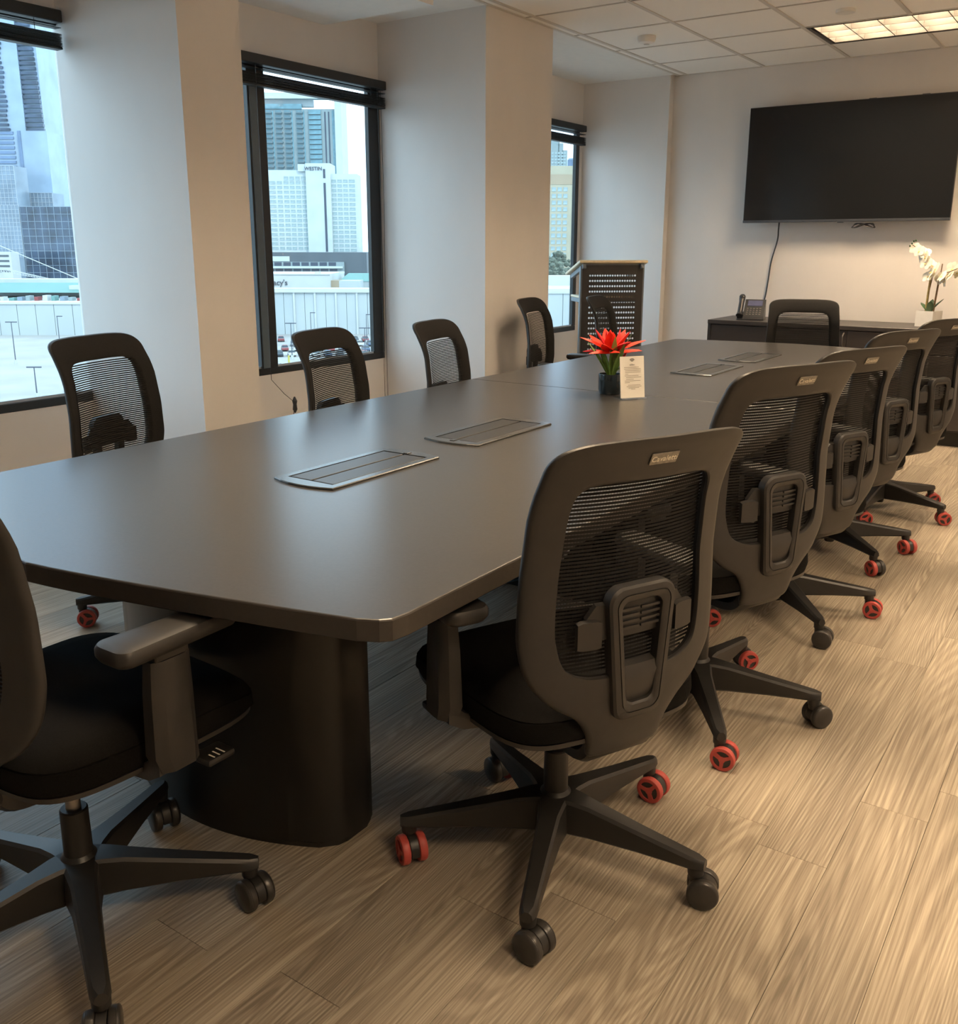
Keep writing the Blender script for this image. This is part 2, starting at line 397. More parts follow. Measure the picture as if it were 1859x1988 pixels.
for nm, q in (('wall_angle', (XF, XR, YW - 0.022, YW)), ('wall_angle', (XF, XR, YB, YB + 0.022)), ('wall_angle', (XR - 0.022, XR, YB, YW)), ('wall_angle', (XF, XF + 0.022, YB, YW))):
    box_obj(nm, 'tee', *q, ZC - 0.0005, ZC + 0.006, ce)
def wall(name, x0, x1, y0, y1, z0, z1): return box_obj(name, 'wall', x0, x1, y0, y1, z0, z1, kind='structure')
T = 0.25; TW = 0.030
wall('wall_back', XW - TW, XR + T, YW, YW + T, -0.12, ZC + 0.3)
wall('wall_right', XR, XR + T, YB - T, YW + T, -0.12, ZC + 0.3)
wall('wall_front', XW - TW, XR + T, YB - T, YB, -0.12, ZC + 0.3)
# window wall with its pillars
wall('wall_left_pillar_1', XW - TW, XF, 2.612, 2.935, 0, ZC + 0.2)
wall('wall_left_pillar_2', XW - TW, XF, 4.777, 5.535, 0, ZC + 0.2)
wall('wall_left_pilaster', XW - TW, XF - 0.03, 7.45, YW + 0.05, 0, ZC + 0.2)
ZS, ZT = 0.609, 2.318
bays = [(YB, 2.612), (2.935, 4.777), (5.535, 7.45)]
for i, (a, b_) in enumerate(bays):
    wall('wall_left_sill_%d' % (i + 1), XW - TW, XW, a, b_, 0, ZS)
    wall('wall_left_header_%d' % (i + 1), XW - TW, XW, a, b_, ZT, ZC + 0.2)
    box_obj('ceiling_bay_%d' % (i + 1), 'ceil', XW, XF, a, b_, ZC, ZC + 0.02, kind='structure')
wall('wall_left_end', XW - TW, XW, YB, 0.55, ZS, ZT)
wall('wall_left_strip_2', XW - TW, XW, 2.935, 2.99, ZS, ZT)
wall('wall_left_strip_3', XW - TW, XW, 5.535, 5.62, ZS, ZT)
wall('wall_left_strip_4', XW - TW, XW, 7.395, 7.45, ZS, ZT)
box_obj('trim_1', 'ceil', XW, XF - 0.02, 2.935, 4.31, 2.570, ZC, kind='structure')     # dropped soffit in the middle bay
box_obj('baseboard_back', 'wall', XF, XR, YW - 0.012, YW, 0, 0.09, kind='structure')
box_obj('baseboard_right', 'wall', XR - 0.012, XR, YB, YW, 0, 0.09, kind='structure')

def window(n, y0, y1, mull, rightframe=True, rw=0.105):
    xg = XW - 0.014
    root = B().use('frame'); d0, d1 = XW - 0.030, XW + 0.004
    fb = 0.040
    root.box(d0, d1, y0, y1, ZS, ZS + fb, 0.003, 1)
    root.box(d0, d1, y0, y1, ZT - 0.05, ZT, 0.003, 1)
    root.box(d0, d1, y0, y0 + 0.05, ZS + fb, ZT - 0.05, 0.003, 1)
    if rightframe: root.box(d0, d1, y1 - rw, y1, ZS + fb, ZT - 0.05, 0.003, 1)
    o = root.build('window_%d' % n); o['kind'] = 'structure'
    ye = y1 - (rw if rightframe else 0.0)
    edges = [y0 + 0.05] + [q for m in mull for q in m] + [ye]
    for k in range(0, len(edges), 2):
        box_obj('pane', 'glass', xg - 0.006, xg, edges[k], edges[k + 1], ZS + fb, ZT - 0.05, o)
    for a, b_ in mull:
        box_obj('mullion', 'frame', d0, d1 + 0.002, a, b_, ZS + fb, ZT - 0.05, o, 0.003)
        box_obj('mullion_cover', 'framegrey', d1 + 0.002, d1 + 0.006, a + 0.012, a + 0.062, ZS + fb, ZT - 0.10, o)
    box_obj('sill_bead', 'ext_line', XW - 0.012, XW - 0.004, edges[0], edges[-1], ZS + fb, ZS + fb + 0.012, o)
    return o
window(1, 0.55, 2.612, [(1.30, 1.43)], False)
window(2, 2.99, 4.777, [(3.690, 3.815)])
window(3, 5.62, 7.395, [(6.35, 6.48)], True, 0.055)

def blind(y0, y1, label):
    r = empty('window_blind', (XW + 0.05, (y0 + y1) / 2, 2.16), 0, label, 'blind', 'raised mini blinds')
    h = (y1 - y0) / 2
    B().use('blind').box(-0.030, 0.022, -h, h, 0.110, 0.160, 0.004, 1).build('headrail', r)
    sl = B().use('blind').box(-0.026, 0.020, -h + 0.01, h - 0.01, -0.0012, 0.0012).mesh('slat')
    for z in (0.088, 0.062, 0.056, 0.050, 0.044, 0.038, 0.032, 0.027, 0.022, 0.017, 0.0125):
        part('slat', sl, r, (0, 0, z), (0, rnd.uniform(-0.06, 0.06), 0))
    B().use('blind').box(-0.026, 0.020, -h + 0.01, h - 0.01, 0.0, 0.010, 0.002, 1).build('bottom_rail', r)
    for yy in (-h + 0.12, h - 0.12):
        B().use('cable').cyl((-0.002, yy, 0.0), (-0.002, yy, 0.12), 0.0015, n=6).build('ladder_cord', r)
    return r
blind(0.62, 2.600, 'black mini blind pulled up above the window facing the tall glass tower')
bl2 = blind(3.03, 4.770, 'black mini blind pulled up above the window facing the white hotel')
blind(5.66, 7.390, 'black mini blind pulled up above the window beside the lectern')
for dy in (0.0, 0.03):
    B().use('cable').tube([(0.015, 0.79 + dy, 0.11), (0.016, 0.80 + dy, -0.6), (0.012, 0.795 + dy, -1.2), (0.012, 0.80 + dy, -1.85)], 0.0016, 5).build('pull_cord', bl2)
B().use('cable').tube([(0.02, -0.20, 0.11), (0.02, -0.20, -1.0), (0.015, -0.20, -1.57), (0.03, -0.12, -1.66), (0.04, -0.05, -1.72), (0.035, -0.07, -1.85), (0.03, -0.09, -2.0)], 0.0018, 5).build('pull_cord', bl2)
B().use('cable').lathe([(0.004, -0.05), (0.014, -0.03), (0.011, 0.0), (0.015, 0.02), (0.004, 0.045)], 8, Matrix.Translation((0.04, -0.05, -1.73))).build('cord_knot', bl2)

# ---- ceiling lights (recessed parabolic troffers: tubes above a louver)
def troffer(lx, ly, label):
    r = empty('ceiling_light', (lx + GDX, ly + GDY / 2, ZC), 0, label, 'ceiling light', 'recessed ceiling lights')
    hx, hy = GDX, GDY / 2
    f = B().use('lampframe')
    f.box(-hx + 0.012, -hx + 0.035, -hy + 0.012, hy - 0.012, -0.001, 0.14); f.box(hx - 0.035, hx - 0.012, -hy + 0.012, hy - 0.012, -0.001, 0.14)
    f.box(-hx + 0.035, hx - 0.035, -hy + 0.012, -hy + 0.024, -0.001, 0.14); f.box(-hx + 0.035, hx - 0.035, hy - 0.024, hy - 0.012, -0.001, 0.14)
    f.box(-hx + 0.012, hx - 0.012, -hy + 0.012, hy - 0.012, 0.136, 0.142)
    f.build('housing', r)
    B().use('lamp').box(-hx + 0.035, hx - 0.035, -hy + 0.024, hy - 0.024, 0.125, 0.131).build('lamp_panel', r)
    ax, ay = hx - 0.035, hy - 0.024
    def blade(len_, along_x):
        prof = [(-0.003, 0.003), (-0.010, 0.095), (0.010, 0.095), (0.003, 0.003)]
        if along_x: L = [[(s * len_, p, z) for p, z in prof] for s in (-1, 1)]
        else: L = [[(p, s * len_, z) for p, z in prof] for s in (-1, 1)]
        return B().use('louver').loops(L).mesh('louver_blade')
    ma, mb = blade(ay, False), blade(ax, True)
    for k in range(0, 7): part('louver_blade', ma, r, (-ax + 2 * ax * k / 6 + (0.011 if k == 0 else -0.011 if k == 6 else 0), 0, 0))
    for k in range(0, 4): part('louver_blade', mb, r, (0, -ay + 2 * ay * k / 3 + (0.011 if k == 0 else -0.011 if k == 3 else 0), 0))
tl = ['recessed louvered ceiling light near the television wall', 'recessed louvered ceiling light above the table half nearer the credenza', 'recessed louvered ceiling light above the table half farther from the credenza']
for i, (lx, ly) in enumerate(lights):
    troffer(lx, ly, tl[i] if i < 3 else 'recessed louvered ceiling light in the row along the aisle beside the chairs')

# ---- smoke detector, sprinkler covers
sd = empty('smoke_detector', (-2.84, 6.06, ZC), 0, 'small white dome smoke detector on a ceiling tile', 'smoke detector')
B().use('white').lathe([(0.058, 0.006), (0.060, -0.002), (0.059, -0.018), (0.050, -0.034), (0.028, -0.042), (0.001, -0.044)], 28).build('dome', sd, True)
B().use('tee').lathe([(0.018, -0.040), (0.018, -0.046), (0.001, -0.047)], 20).build('sensor_ring', sd, True)
sp = empty('sprinkler_cover', (-1.589, 6.051, ZC), 0, 'flat round white sprinkler cover plate on the ceiling near the light', 'sprinkler')
B().use('white').lathe([(0.052, 0.004), (0.055, -0.010), (0.053, -0.014), (0.001, -0.015)], 28).build('cover_plate', sp, True)
B().use('lampframe').lathe([(0.030, 0.005), (0.030, -0.009), (0.001, -0.009)], 16).build('cup', sp, True)

# ================================================================== TABLE
TXC, TXL, TXR, TY0, TY1, TYS, TZ = -1.680, -2.445, -0.915, 0.905, 5.985, 3.498, 0.74
def table_outline(y0, y1, near, far):
    """half table outline counter clockwise, bowed where the end is free"""
    hw = (TXR - TXL) / 2; pts = []
    def bow(x): return 0.165 * (abs(x) / hw) ** 1.2
    r = 0.045
    if near:
        n = 24
        for k in range(n + 1):
            x = -hw + r * 1.2 + (2 * hw - 2.4 * r) * k / n; pts.append((x, y0 + bow(x)))
        yy = y0 + bow(hw)
        pts += [(hw - r * 0.45, yy + 0.004), (hw - r * 0.12, yy + r * 0.45), (hw, yy + r * 1.25)]
    else: pts += [(-hw, y0), (hw, y0)]
    if far:
        yy = y1 - bow(hw) * 0.75
        pts += [(hw, yy - r * 1.25), (hw - r * 0.12, yy - r * 0.45), (hw - r * 0.45, yy - 0.004)]
        n = 24
        for k in range(n + 1):
            x = hw - r * 1.2 - (2 * hw - 2.4 * r) * k / n; pts.append((x, y1 - bow(x) * 0.75))
        pts += [(-hw + r * 0.45, yy - 0.004), (-hw + r * 0.12, yy - r * 0.45), (-hw, yy - r * 1.25)]
    else: pts += [(hw, y1), (-hw, y1)]
    if near:
        yy = y0 + bow(hw)
        pts += [(-hw, yy + r * 1.25), (-hw + r * 0.12, yy + r * 0.45), (-hw + r * 0.45, yy + 0.004)]
    return [(TXC + x, y) for x, y in pts]
tb = empty('conference_table', (TXC, (TY0 + TY1) / 2, 0), 0, 'long dark grey-brown conference table with bowed ends and black pedestals', 'table')
def inset(pts, d):
    out = []; n = len(pts)
    for i in range(n):
        a, b_, c = Vector(pts[i - 1]), Vector(pts[i]), Vector(pts[(i + 1) % n])
        e1 = (b_ - a).normalized(); e2 = (c - b_).normalized()
        nrm = Vector((-(e1.y + e2.y), e1.x + e2.x))
        nrm = nrm.normalized() / max(0.6, math.sqrt(max(0.05, (1 + e1.dot(e2)) / 2)))
        out.append((b_.x + nrm.x * d, b_.y + nrm.y * d))
    return out
tl0 = Vector(tb.location)
for (a, b_, nr, fr) in ((TY0, TYS - 0.0009, True, False), (TYS + 0.0009, TY1, False, True)):
    P = table_outline(a, b_, nr, fr); bb = B().use('table_edge')
    P1 = inset(P, 0.0015); P2 = inset(P, 0.0035)
    th = 0.040
    L = [[(x, y, TZ - th) for x, y in P1], [(x, y, TZ - th + 0.002) for x, y in P], [(x, y, TZ - 0.0035) for x, y in P], [(x, y, TZ - 0.001) for x, y in P1]]
    bb.loops([[(x - tl0.x, y - tl0.y, z) for x, y, z in l] for l in L], cap0=True, cap1=False)
    bb.use('table')
    L2 = [[(x - tl0.x, y - tl0.y, TZ - 0.001) for x, y in P1], [(x - tl0.x, y - tl0.y, TZ) for x, y in P2]]
    bb.loops(L2, cap0=False, cap1=True)
    bb.build('tabletop', tb)
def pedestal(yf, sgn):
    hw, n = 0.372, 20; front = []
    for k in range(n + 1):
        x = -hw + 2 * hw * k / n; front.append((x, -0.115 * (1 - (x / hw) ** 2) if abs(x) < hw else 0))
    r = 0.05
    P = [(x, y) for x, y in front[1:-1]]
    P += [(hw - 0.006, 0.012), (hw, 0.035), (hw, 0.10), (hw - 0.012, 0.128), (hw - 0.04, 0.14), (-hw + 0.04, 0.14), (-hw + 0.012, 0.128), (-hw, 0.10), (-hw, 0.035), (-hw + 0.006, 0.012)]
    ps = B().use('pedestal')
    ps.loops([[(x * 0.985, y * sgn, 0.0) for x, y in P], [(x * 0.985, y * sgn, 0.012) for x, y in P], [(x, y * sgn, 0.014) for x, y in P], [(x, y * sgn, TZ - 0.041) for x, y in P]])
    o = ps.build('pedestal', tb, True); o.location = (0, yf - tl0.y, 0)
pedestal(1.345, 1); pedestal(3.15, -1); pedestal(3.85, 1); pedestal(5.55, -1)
B().use('pedestal').box(-0.012, 0.012, 1.50 - tl0.y, 3.0 - tl0.y, 0.25, 0.66).build('modesty_rail', tb)
B().use('pedestal').box(-0.012, 0.012, 4.0 - tl0.y, 5.40 - tl0.y, 0.25, 0.66).build('modesty_rail', tb)
# flush power boxes
def bowbox(hx, y0, y1, bulge, n=6):
    pts = []
    for k in range(n + 1): x = -hx + 2 * hx * k / n; pts.append((x, y0 - bulge * (1 - (x / hx) ** 2)))
    for k in range(n + 1): x = hx - 2 * hx * k / n; pts.append((x, y1 + bulge * (1 - (x / hx) ** 2)))
    return pts
M['pb_frame'] = mat('power_frame', (0.075, 0.078, 0.08), 0.26, 0.5, var=0.06)
M['pb_lid'] = mat('power_lid', (0.035, 0.034, 0.033), 0.38, 0.2, var=0.15, vscale=120, stretch=(1, 20, 1))
pbf = B().use('pb_frame'); out = bowbox(0.104, -0.220, 0.220, 0.020); inn = bowbox(0.080, -0.195, 0.195, 0.0001)
pbf.loops([[(x, y, 0.0) for x, y in out], [(x, y, 0.004) for x, y in out], [(x * 0.975, y * 0.992, 0.006) for x, y in out], [(x, y, 0.006) for x, y in inn], [(x, y, 0.0012) for x, y in inn]], cap0=False, cap1=True)
pbm = pbf.mesh('power_box')
lidm = B().use('pb_lid').box(-0.036, 0.036, -0.188, 0.188, 0.0015, 0.0055, 0.0012, 1).mesh('lid')
latm = B().use('pb_frame').box(-0.008, 0.008, -0.010, 0.010, 0.006, 0.008, 0.0008, 1).mesh('latch')
for k, yc in enumerate((1.862, 2.500, 4.430, 5.065)):
    o = part('power_box', pbm, tb, (-1.674 - tl0.x, yc - tl0.y, TZ))
    part('lid', lidm, o, (-0.0395, 0, 0)); part('lid', lidm, o, (0.0395, 0, 0))
    part('latch', latm, o, (0.0, 0.205 if k % 2 == 0 else -0.205, 0))
# loose cables below the table
for i, (k, pts) in enumerate([('cable_w', [(-1.30, 2.1, 0.69), (-1.22, 2.12, 0.60), (-1.17, 2.15, 0.55), (-1.25, 2.2, 0.45), (-1.4, 2.3, 0.40)]),
                              ('cable_b', [(-1.32, 1.86, 0.69), (-1.24, 1.90, 0.61), (-1.17, 1.93, 0.57), (-1.19, 1.99, 0.5), (-1.35, 2.02, 0.42)])]):
    o = B().use(k).tube(catmull(pts, 6), 0.004, 6).build('cable')
    tag(o, ['white cable drooping under the conference table', 'blue network cable drooping under the conference table'][i], 'cable')

# ================================================================== OFFICE CHAIRS (front = +Y, nominal back top at z 1.0)
YZ = [0.34, 0.40, 0.46, 0.54, 0.62, 0.74, 0.84, 0.90, 0.95, 0.985, 1.005]
YY = [-0.205, -0.222, -0.236, -0.240, -0.236, -0.236, -0.248, -0.260, -0.277, -0.297, -0.312]
def back_y(u, z):
    c = lerp([0.34, 0.5, 0.86, 1.0], [0.25, 0.85, 0.95, 0.45], z)
    return lerp(YZ, YY, z) + c * u * u
PAIRS = [((0, 1.0), (0, 0.915)), ((0.10, 1.0), (0.085, 0.915)), ((0.175, 0.994), (0.130, 0.911)), ((0.213, 0.972), (0.153, 0.892)),
         ((0.220, 0.92), (0.160, 0.845)), ((0.226, 0.80), (0.166, 0.75)), ((0.232, 0.68), (0.171, 0.66)), ((0.233, 0.605), (0.168, 0.605)),
         ((0.218, 0.540), (0.152, 0.560)), ((0.176, 0.487), (0.112, 0.540)), ((0.125, 0.452), (0.065, 0.536)), ((0.094, 0.405), (0.035, 0.536)),
         ((0.086, 0.362), (0.015, 0.536)), ((0.060, 0.350), (0.006, 0.536)), ((0, 0.348), (0, 0.536))]
flat = catmull([(a[0], a[1], b_[0], b_[1]) for a, b_ in PAIRS], 5)
half_o = [(p[0], p[1]) for p in flat]; half_i = [(p[2], p[3]) for p in flat]
ringO = half_o + [(-x, z) for x, z in half_o[-2:0:-1]]; ringI = half_i + [(-x, z) for x, z in half_i[-2:0:-1]]
def inner_half(z):
    best = 0
    for (x0, z0), (x1, z1) in zip(half_i, half_i[1:]):
        if min(z0, z1) <= z <= max(z0, z1) and abs(z1 - z0) > 1e-6:
            best = max(best, x0 + (x1 - x0) * (z - z0) / (z1 - z0))
    return best
def make_frame():
    W = [(0.0, -0.010), (0.0, -0.016), (0.03, -0.0195), (0.15, -0.020), (0.35, -0.020), (0.55, -0.020), (0.75, -0.020), (0.92, -0.0185), (0.98, -0.015), (1.0, -0.010),
         (1.0, -0.006), (0.97, -0.001), (0.9, 0.001), (0.7, 0.001), (0.5, 0.001), (0.3, 0.001), (0.1, 0.001), (0.0, -0.002)]
    L = []
    for wgt, off in W:
        loop = []
        for (ox, oz), (ix, iz) in zip(ringO, ringI):
            u = ix + (ox - ix) * wgt; z = iz + (oz - iz) * wgt
            loop.append((u, back_y(u, z) + off, z))
        L.append(loop)
    return B().use('plastic').loops(L[:12], cap0=False, cap1=False).use('net').loops(L[11:] + [L[0]], cap0=False, cap1=False).mesh('back_frame', True)
def make_net():
    b_ = B().use('net'); z = 0.545; NS = 12
    while z < 0.913:
        hw = inner_half(min(max(z, 0.54), 0.912)) + 0.012
        if hw > 0.05:
            L = []
            for k in range(NS + 1):
                u = -hw + 2 * hw * k / NS; y = back_y(u, z) + 0.0035
                L.append([(u, y, z - 0.0023), (u, y, z + 0.0023), (u, y + 0.0012, z + 0.0019), (u, y + 0.0012, z - 0.0019)])
            b_.loops(L)
        z += 0.0074
    u = -0.168
    while u <= 0.1681:
        zs = [0.54 + 0.375 * k / 14 for k in range(15)]
        zs = [q for q in zs if inner_half(min(max(q, 0.54), 0.912)) + 0.010 >= abs(u)]
        if len(zs) > 1:
            vs = []; fs = []
            for q in zs:
                vs += [(u - 0.0004, back_y(u, q) + 0.0040, q), (u + 0.0004, back_y(u, q) + 0.0040, q)]
            for k in range(len(zs) - 1): fs.append((2 * k, 2 * k + 1, 2 * k + 3, 2 * k + 2))
            b_.add(vs, fs)
        u += 0.0060
    return b_.mesh('net')
def make_loop():
    def outline(hwt, hwb, z0, z1, r):
        pts = []
        for sx, zz, hw, a0 in ((1, z1, hwt, 0), (-1, z1, hwt, 90), (-1, z0, hwb, 180), (1, z0, hwb, 270)):
            cz = zz - r if a0 < 180 else zz + r
            for k in range(7):
                t = math.radians(a0 + 15 * k); pts.append((sx * (hw - r) + r * math.cos(t), cz + r * math.sin(t)))
        return pts
    o1 = outline(0.078, 0.060, 0.440, 0.712, 0.032); o2 = outline(0.074, 0.056, 0.444, 0.708, 0.030)
    i2 = outline(0.052, 0.037, 0.472, 0.686, 0.020); i1 = outline(0.048, 0.033, 0.476, 0.682, 0.018); gr = outline(0.064, 0.046, 0.457, 0.698, 0.025); gr2 = outline(0.0615, 0.0435, 0.4595, 0.6955, 0.024)
    def at(l, d): return [(u, lerp(YZ, YY, z) - d, z) for u, z in l]
    L = [at(o1, 0.008), at(o1, 0.028), at(o2, 0.033), at(gr, 0.0345), at(gr, 0.0325), at(gr2, 0.0325), at(gr2, 0.0345), at(i2, 0.033), at(i1, 0.029), at(i1, 0.010)]
    return B().use('plastic').loops(L, wrap=True).mesh('spine_loop', True)
def make_pocket():
    L = []
    for z, hw, d in ((0.475, 0.034, 0.020), (0.50, 0.036, 0.026), (0.535, 0.040, 0.028), (0.552, 0.042, 0.022), (0.556, 0.042, 0.008)):
        L.append([(-hw, lerp(YZ, YY, z) - d, z), (0, lerp(YZ, YY, z) - d - 0.002, z), (hw, lerp(YZ, YY, z) - d, z), (hw, lerp(YZ, YY, z) - 0.004, z), (-hw, lerp(YZ, YY, z) - 0.004, z)])
    return B().use('plastic').loops(L).mesh('pocket', True)
def make_lumbar():
    b_ = B().use('plastic2'); L = []
    for k in range(13):
        u = -0.115 + 0.23 * k / 12; e = min(1, (1 - abs(u) / 0.117) * 6 + 0.25)
        h = 0.038 * e; y = back_y(u, 0.64) - 0.012
        L.append([(u, y, 0.645 - h), (u, y - 0.008, 0.645 - h + 0.004), (u, y - 0.008, 0.645 + h - 0.004), (u, y, 0.645 + h)])
    b_.loops(L)
    for i in range(4):
        zz = 0.625 + i * 0.012
        b_.use('plastic').box(-0.046, -0.004, back_y(0, zz) - 0.024, back_y(0, zz) - 0.020, zz, zz + 0.005)
        b_.box(0.002, 0.046, back_y(0, zz) - 0.024, back_y(0, zz) - 0.020, zz, zz + 0.005)
    return b_.mesh('lumbar_pad', True)
def make_tab(s):
    L = []
    for k in range(6):
        u = 0.088 + 0.048 * k / 5; h = 0.030 if 0 < k < 5 else 0.027
        y = back_y(u, 0.63) - 0.020
        L.append([(s * u, y, 0.625 - h), (s * u, y - 0.009, 0.625 - h + 0.003), (s * u, y - 0.009, 0.625 + h - 0.003), (s * u, y, 0.625 + h)])
    return B().use('plastic').loops(L).mesh('lumbar_tab', True)
def make_bracket():
    L = []
    path = catmull([(-0.214, 0.420, 0.070), (-0.212, 0.372, 0.080), (-0.180, 0.340, 0.080), (-0.10, 0.325, 0.068), (-0.01, 0.330, 0.060)], 4)
    for i, (y, z, hw) in enumerate(path):
        j = min(i + 1, len(path) - 1); k = max(i - 1, 0)
        d = Vector((path[j][0] - path[k][0], path[j][1] - path[k][1])).normalized(); nx = Vector((d.y, -d.x))
        t = 0.017
        L.append([(-hw, y + nx.x * t * 0.6, z + nx.y * t * 0.6), (-hw + 0.012, y + nx.x * t, z + nx.y * t), (hw - 0.012, y + nx.x * t, z + nx.y * t), (hw, y + nx.x * t * 0.6, z + nx.y * t * 0.6),
                  (hw, y - nx.x * t * 0.6, z - nx.y * t * 0.6), (hw - 0.012, y - nx.x * t, z - nx.y * t), (-hw + 0.012, y - nx.x * t, z - nx.y * t), (-hw, y - nx.x * t * 0.6, z - nx.y * t * 0.6)])
    return B().use('plastic').loops(L).mesh('back_bracket', True)
def seat_outline(s=1.0, d=0.0):
    P = catmull([(0, -0.225), (0.10, -0.224), (0.185, -0.205), (0.228, -0.150), (0.243, -0.05), (0.248, 0.08), (0.243, 0.185), (0.210, 0.245), (0.12, 0.262), (0, 0.266)], 4)
    P = P + [(-x, y) for x, y in P[-2:0:-1]]
    return [(x * s * (1 - d / 0.25), 0.02 + (y - 0.02) * s * (1 - d / 0.25)) for x, y in P]
def make_seat():
    L = []
    for z, d in ((0.398, 0.010), (0.402, 0.002), (0.420, -0.002), (0.444, 0.0), (0.446, 0.003), (0.448, 0.0005), (0.462, 0.010), (0.474, 0.030), (0.481, 0.070), (0.484, 0.13), (0.485, 0.20)):
        L.append([(x, y, z - (0.028 * max(0, (y - 0.10) / 0.16) ** 2 if z > 0.41 else 0)) for x, y in seat_outline(1, d)])
    return B().use('fabric').loops(L).mesh('seat', True)
def make_pan():
    return B().use('plastic').loops([[(x, y, z) for x, y in seat_outline(1, d)] for z, d in ((0.372, 0.05), (0.380, 0.02), (0.388, 0.004), (0.398, 0.003))]).mesh('seat_pan', True)
def make_mech():
    b_ = B().use('plastic2').box(-0.085, 0.085, -0.11, 0.11, 0.325, 0.374, 0.012)
    b_.box(-0.05, 0.05, -0.05, 0.05, 0.300, 0.335, 0.010)
    return b_.mesh('mechanism', True)
def make_lever(s):
    b_ = B().use('plastic2').cyl((s * 0.08, 0.09, 0.352), (s * 0.235, 0.105, 0.350), 0.006, n=8)
    b_.box(s * 0.235 - 0.022, s * 0.235 + 0.030, 0.085, 0.150, 0.340, 0.356, 0.006)
    return b_.mesh('lever', True)
def make_arm(s):
    b_ = B().use('plastic'); L = []
    for z, hy, x0, x1, yc in ((0.400, 0.040, 0.268, 0.304, 0.005), (0.43, 0.045, 0.262, 0.306, 0.0), (0.55, 0.043, 0.266, 0.304, 0.0), (0.612, 0.040, 0.270, 0.302, 0.0)):
        L.append([(s * x0, yc - hy, z), (s * (x0 + x1) / 2 + s * 0.006, yc - hy, z), (s * x1, yc - hy + 0.018, z), (s * x1, yc + hy - 0.018, z), (s * (x0 + x1) / 2 + s * 0.006, yc + hy, z), (s * x0, yc + hy, z)])
    b_.loops(L)
    L = []
    for x, z0, z1, hy in ((0.10, 0.360, 0.376, 0.032), (0.20, 0.366, 0.388, 0.036), (0.255, 0.375, 0.412, 0.038), (0.290, 0.396, 0.450, 0.040)):
        L.append([(s * x, -hy, z0), (s * x, hy, z0), (s * x, hy, z1), (s * x, -hy, z1)])
    b_.loops(L)
    b_.use('plastic2').box(min(s * 0.272, s * 0.300), max(s * 0.272, s * 0.300), -0.035, 0.035, 0.610, 0.634, 0.003, 1)
    return b_.mesh('arm_post', True)
def make_pad(s):
    L = []
    for z, d in ((0.630, 0.016), (0.634, 0.006), (0.644, 0.0), (0.656, 0.0), (0.663, 0.004), (0.666, 0.014)):
        P = rrect(-0.042 + d, 0.042 - d, -0.115 + d, 0.145 - d, 0.024 - d * 0.5, 5)
        L.append([(s * 0.281 + x * (1.0 - 0.18 * (y / 0.145)), y, z - 0.004 * (y / 0.145) ** 2) for x, y in P])
    return B().use('plastic').loops(L).mesh('arm_pad', True)
def make_leg():
    b_ = B().use('plastic2'); L = []
    for r, wt, wb, zt, zb in ((0.015, 0.036, 0.036, 0.152, 0.074), (0.05, 0.030, 0.034, 0.152, 0.072), (0.09, 0.024, 0.027, 0.147, 0.073), (0.20, 0.020, 0.022, 0.128, 0.078), (0.300, 0.0175, 0.019, 0.112, 0.080), (0.330, 0.0165, 0.0180, 0.107, 0.080), (0.347, 0.010, 0.012, 0.104, 0.081)):
        c = 0.006
        L.append([(r, -wb, zb + c), (r, -wb + c, zb), (r, wb - c, zb), (r, wb, zb + c), (r, wt, zt - c), (r, wt - c, zt), (r, -wt + c, zt), (r, -wt, zt - c)])
    b_.loops(L)
    b_.cyl((0.328, 0, 0.066), (0.328, 0, 0.085), 0.0165, 0.0175, 14)
    return b_.mesh('base_leg', True)
def make_column():
    return B().use('plastic2').lathe([(0.020, 0.045), (0.022, 0.050), (0.024, 0.07), (0.036, 0.075), (0.040, 0.145), (0.032, 0.155), (0.0275, 0.16), (0.0265, 0.255), (0.024, 0.258)], 24).mesh('column', True)
def make_caster():
    b_ = B().use('plastic2').cyl((0, 0, 0.052), (0, 0, 0.070), 0.013, 0.014, 12)
    prof = [(0.0295 * math.cos(t), 0.033 + 0.0305 * math.sin(t)) for t in [math.radians(a) for a in range(-20, 215, 15)]]
    b_.loops([[(x, 0.016 + y, z) for y, z in prof] for x in (-0.009, 0.009)])
    b_.cyl((-0.026, 0.016, 0.033), (0.026, 0.016, 0.033), 0.006, n=10)
    return b_.mesh('caster', True)
def make_wheel(red):
    """axis along +X, outer face at +X"""
    b_ = B(); mx = Matrix.Rotation(PI / 2, 4, 'Y')
    if red:
        b_.use('red').lathe([(0.026, 0.0), (0.0315, 0.002), (0.033, 0.005), (0.033, 0.015), (0.0315, 0.0185), (0.029, 0.0195), (0.0235, 0.0195), (0.0235, 0.0155)], 28, mx)
        b_.use('black').lathe([(0.0233, 0.0150), (0.0233, 0.0160), (0.001, 0.0160)], 24, mx)
        b_.use('red').lathe([(0.0085, 0.015), (0.0085, 0.0200), (0.004, 0.0205), (0.0005, 0.0195)], 16, mx)
        for k in range(3):
            rm = Matrix.Rotation(2 * PI * k / 3, 4, 'X')
            vs = [(xx, sy * wv, zz) for zz, wv in ((0.005, 0.0052), (0.0245, 0.0040 if k else 0.0062)) for xx in (0.0155, 0.0195) for sy in (-1, 1)]
            b_.add(vs, [(0, 1, 5, 4), (2, 3, 7, 6), (0, 2, 6, 4), (1, 3, 7, 5), (4, 5, 7, 6)], rm)
    else:
        b_.use('black').lathe([(0.026, 0.0), (0.0315, 0.002), (0.033, 0.005), (0.033, 0.014), (0.0325, 0.0145), (0.0325, 0.0155), (0.033, 0.016), (0.0315, 0.0195), (0.028, 0.0215), (0.001, 0.0235)], 28, mx)
    return b_.mesh('wheel', True)
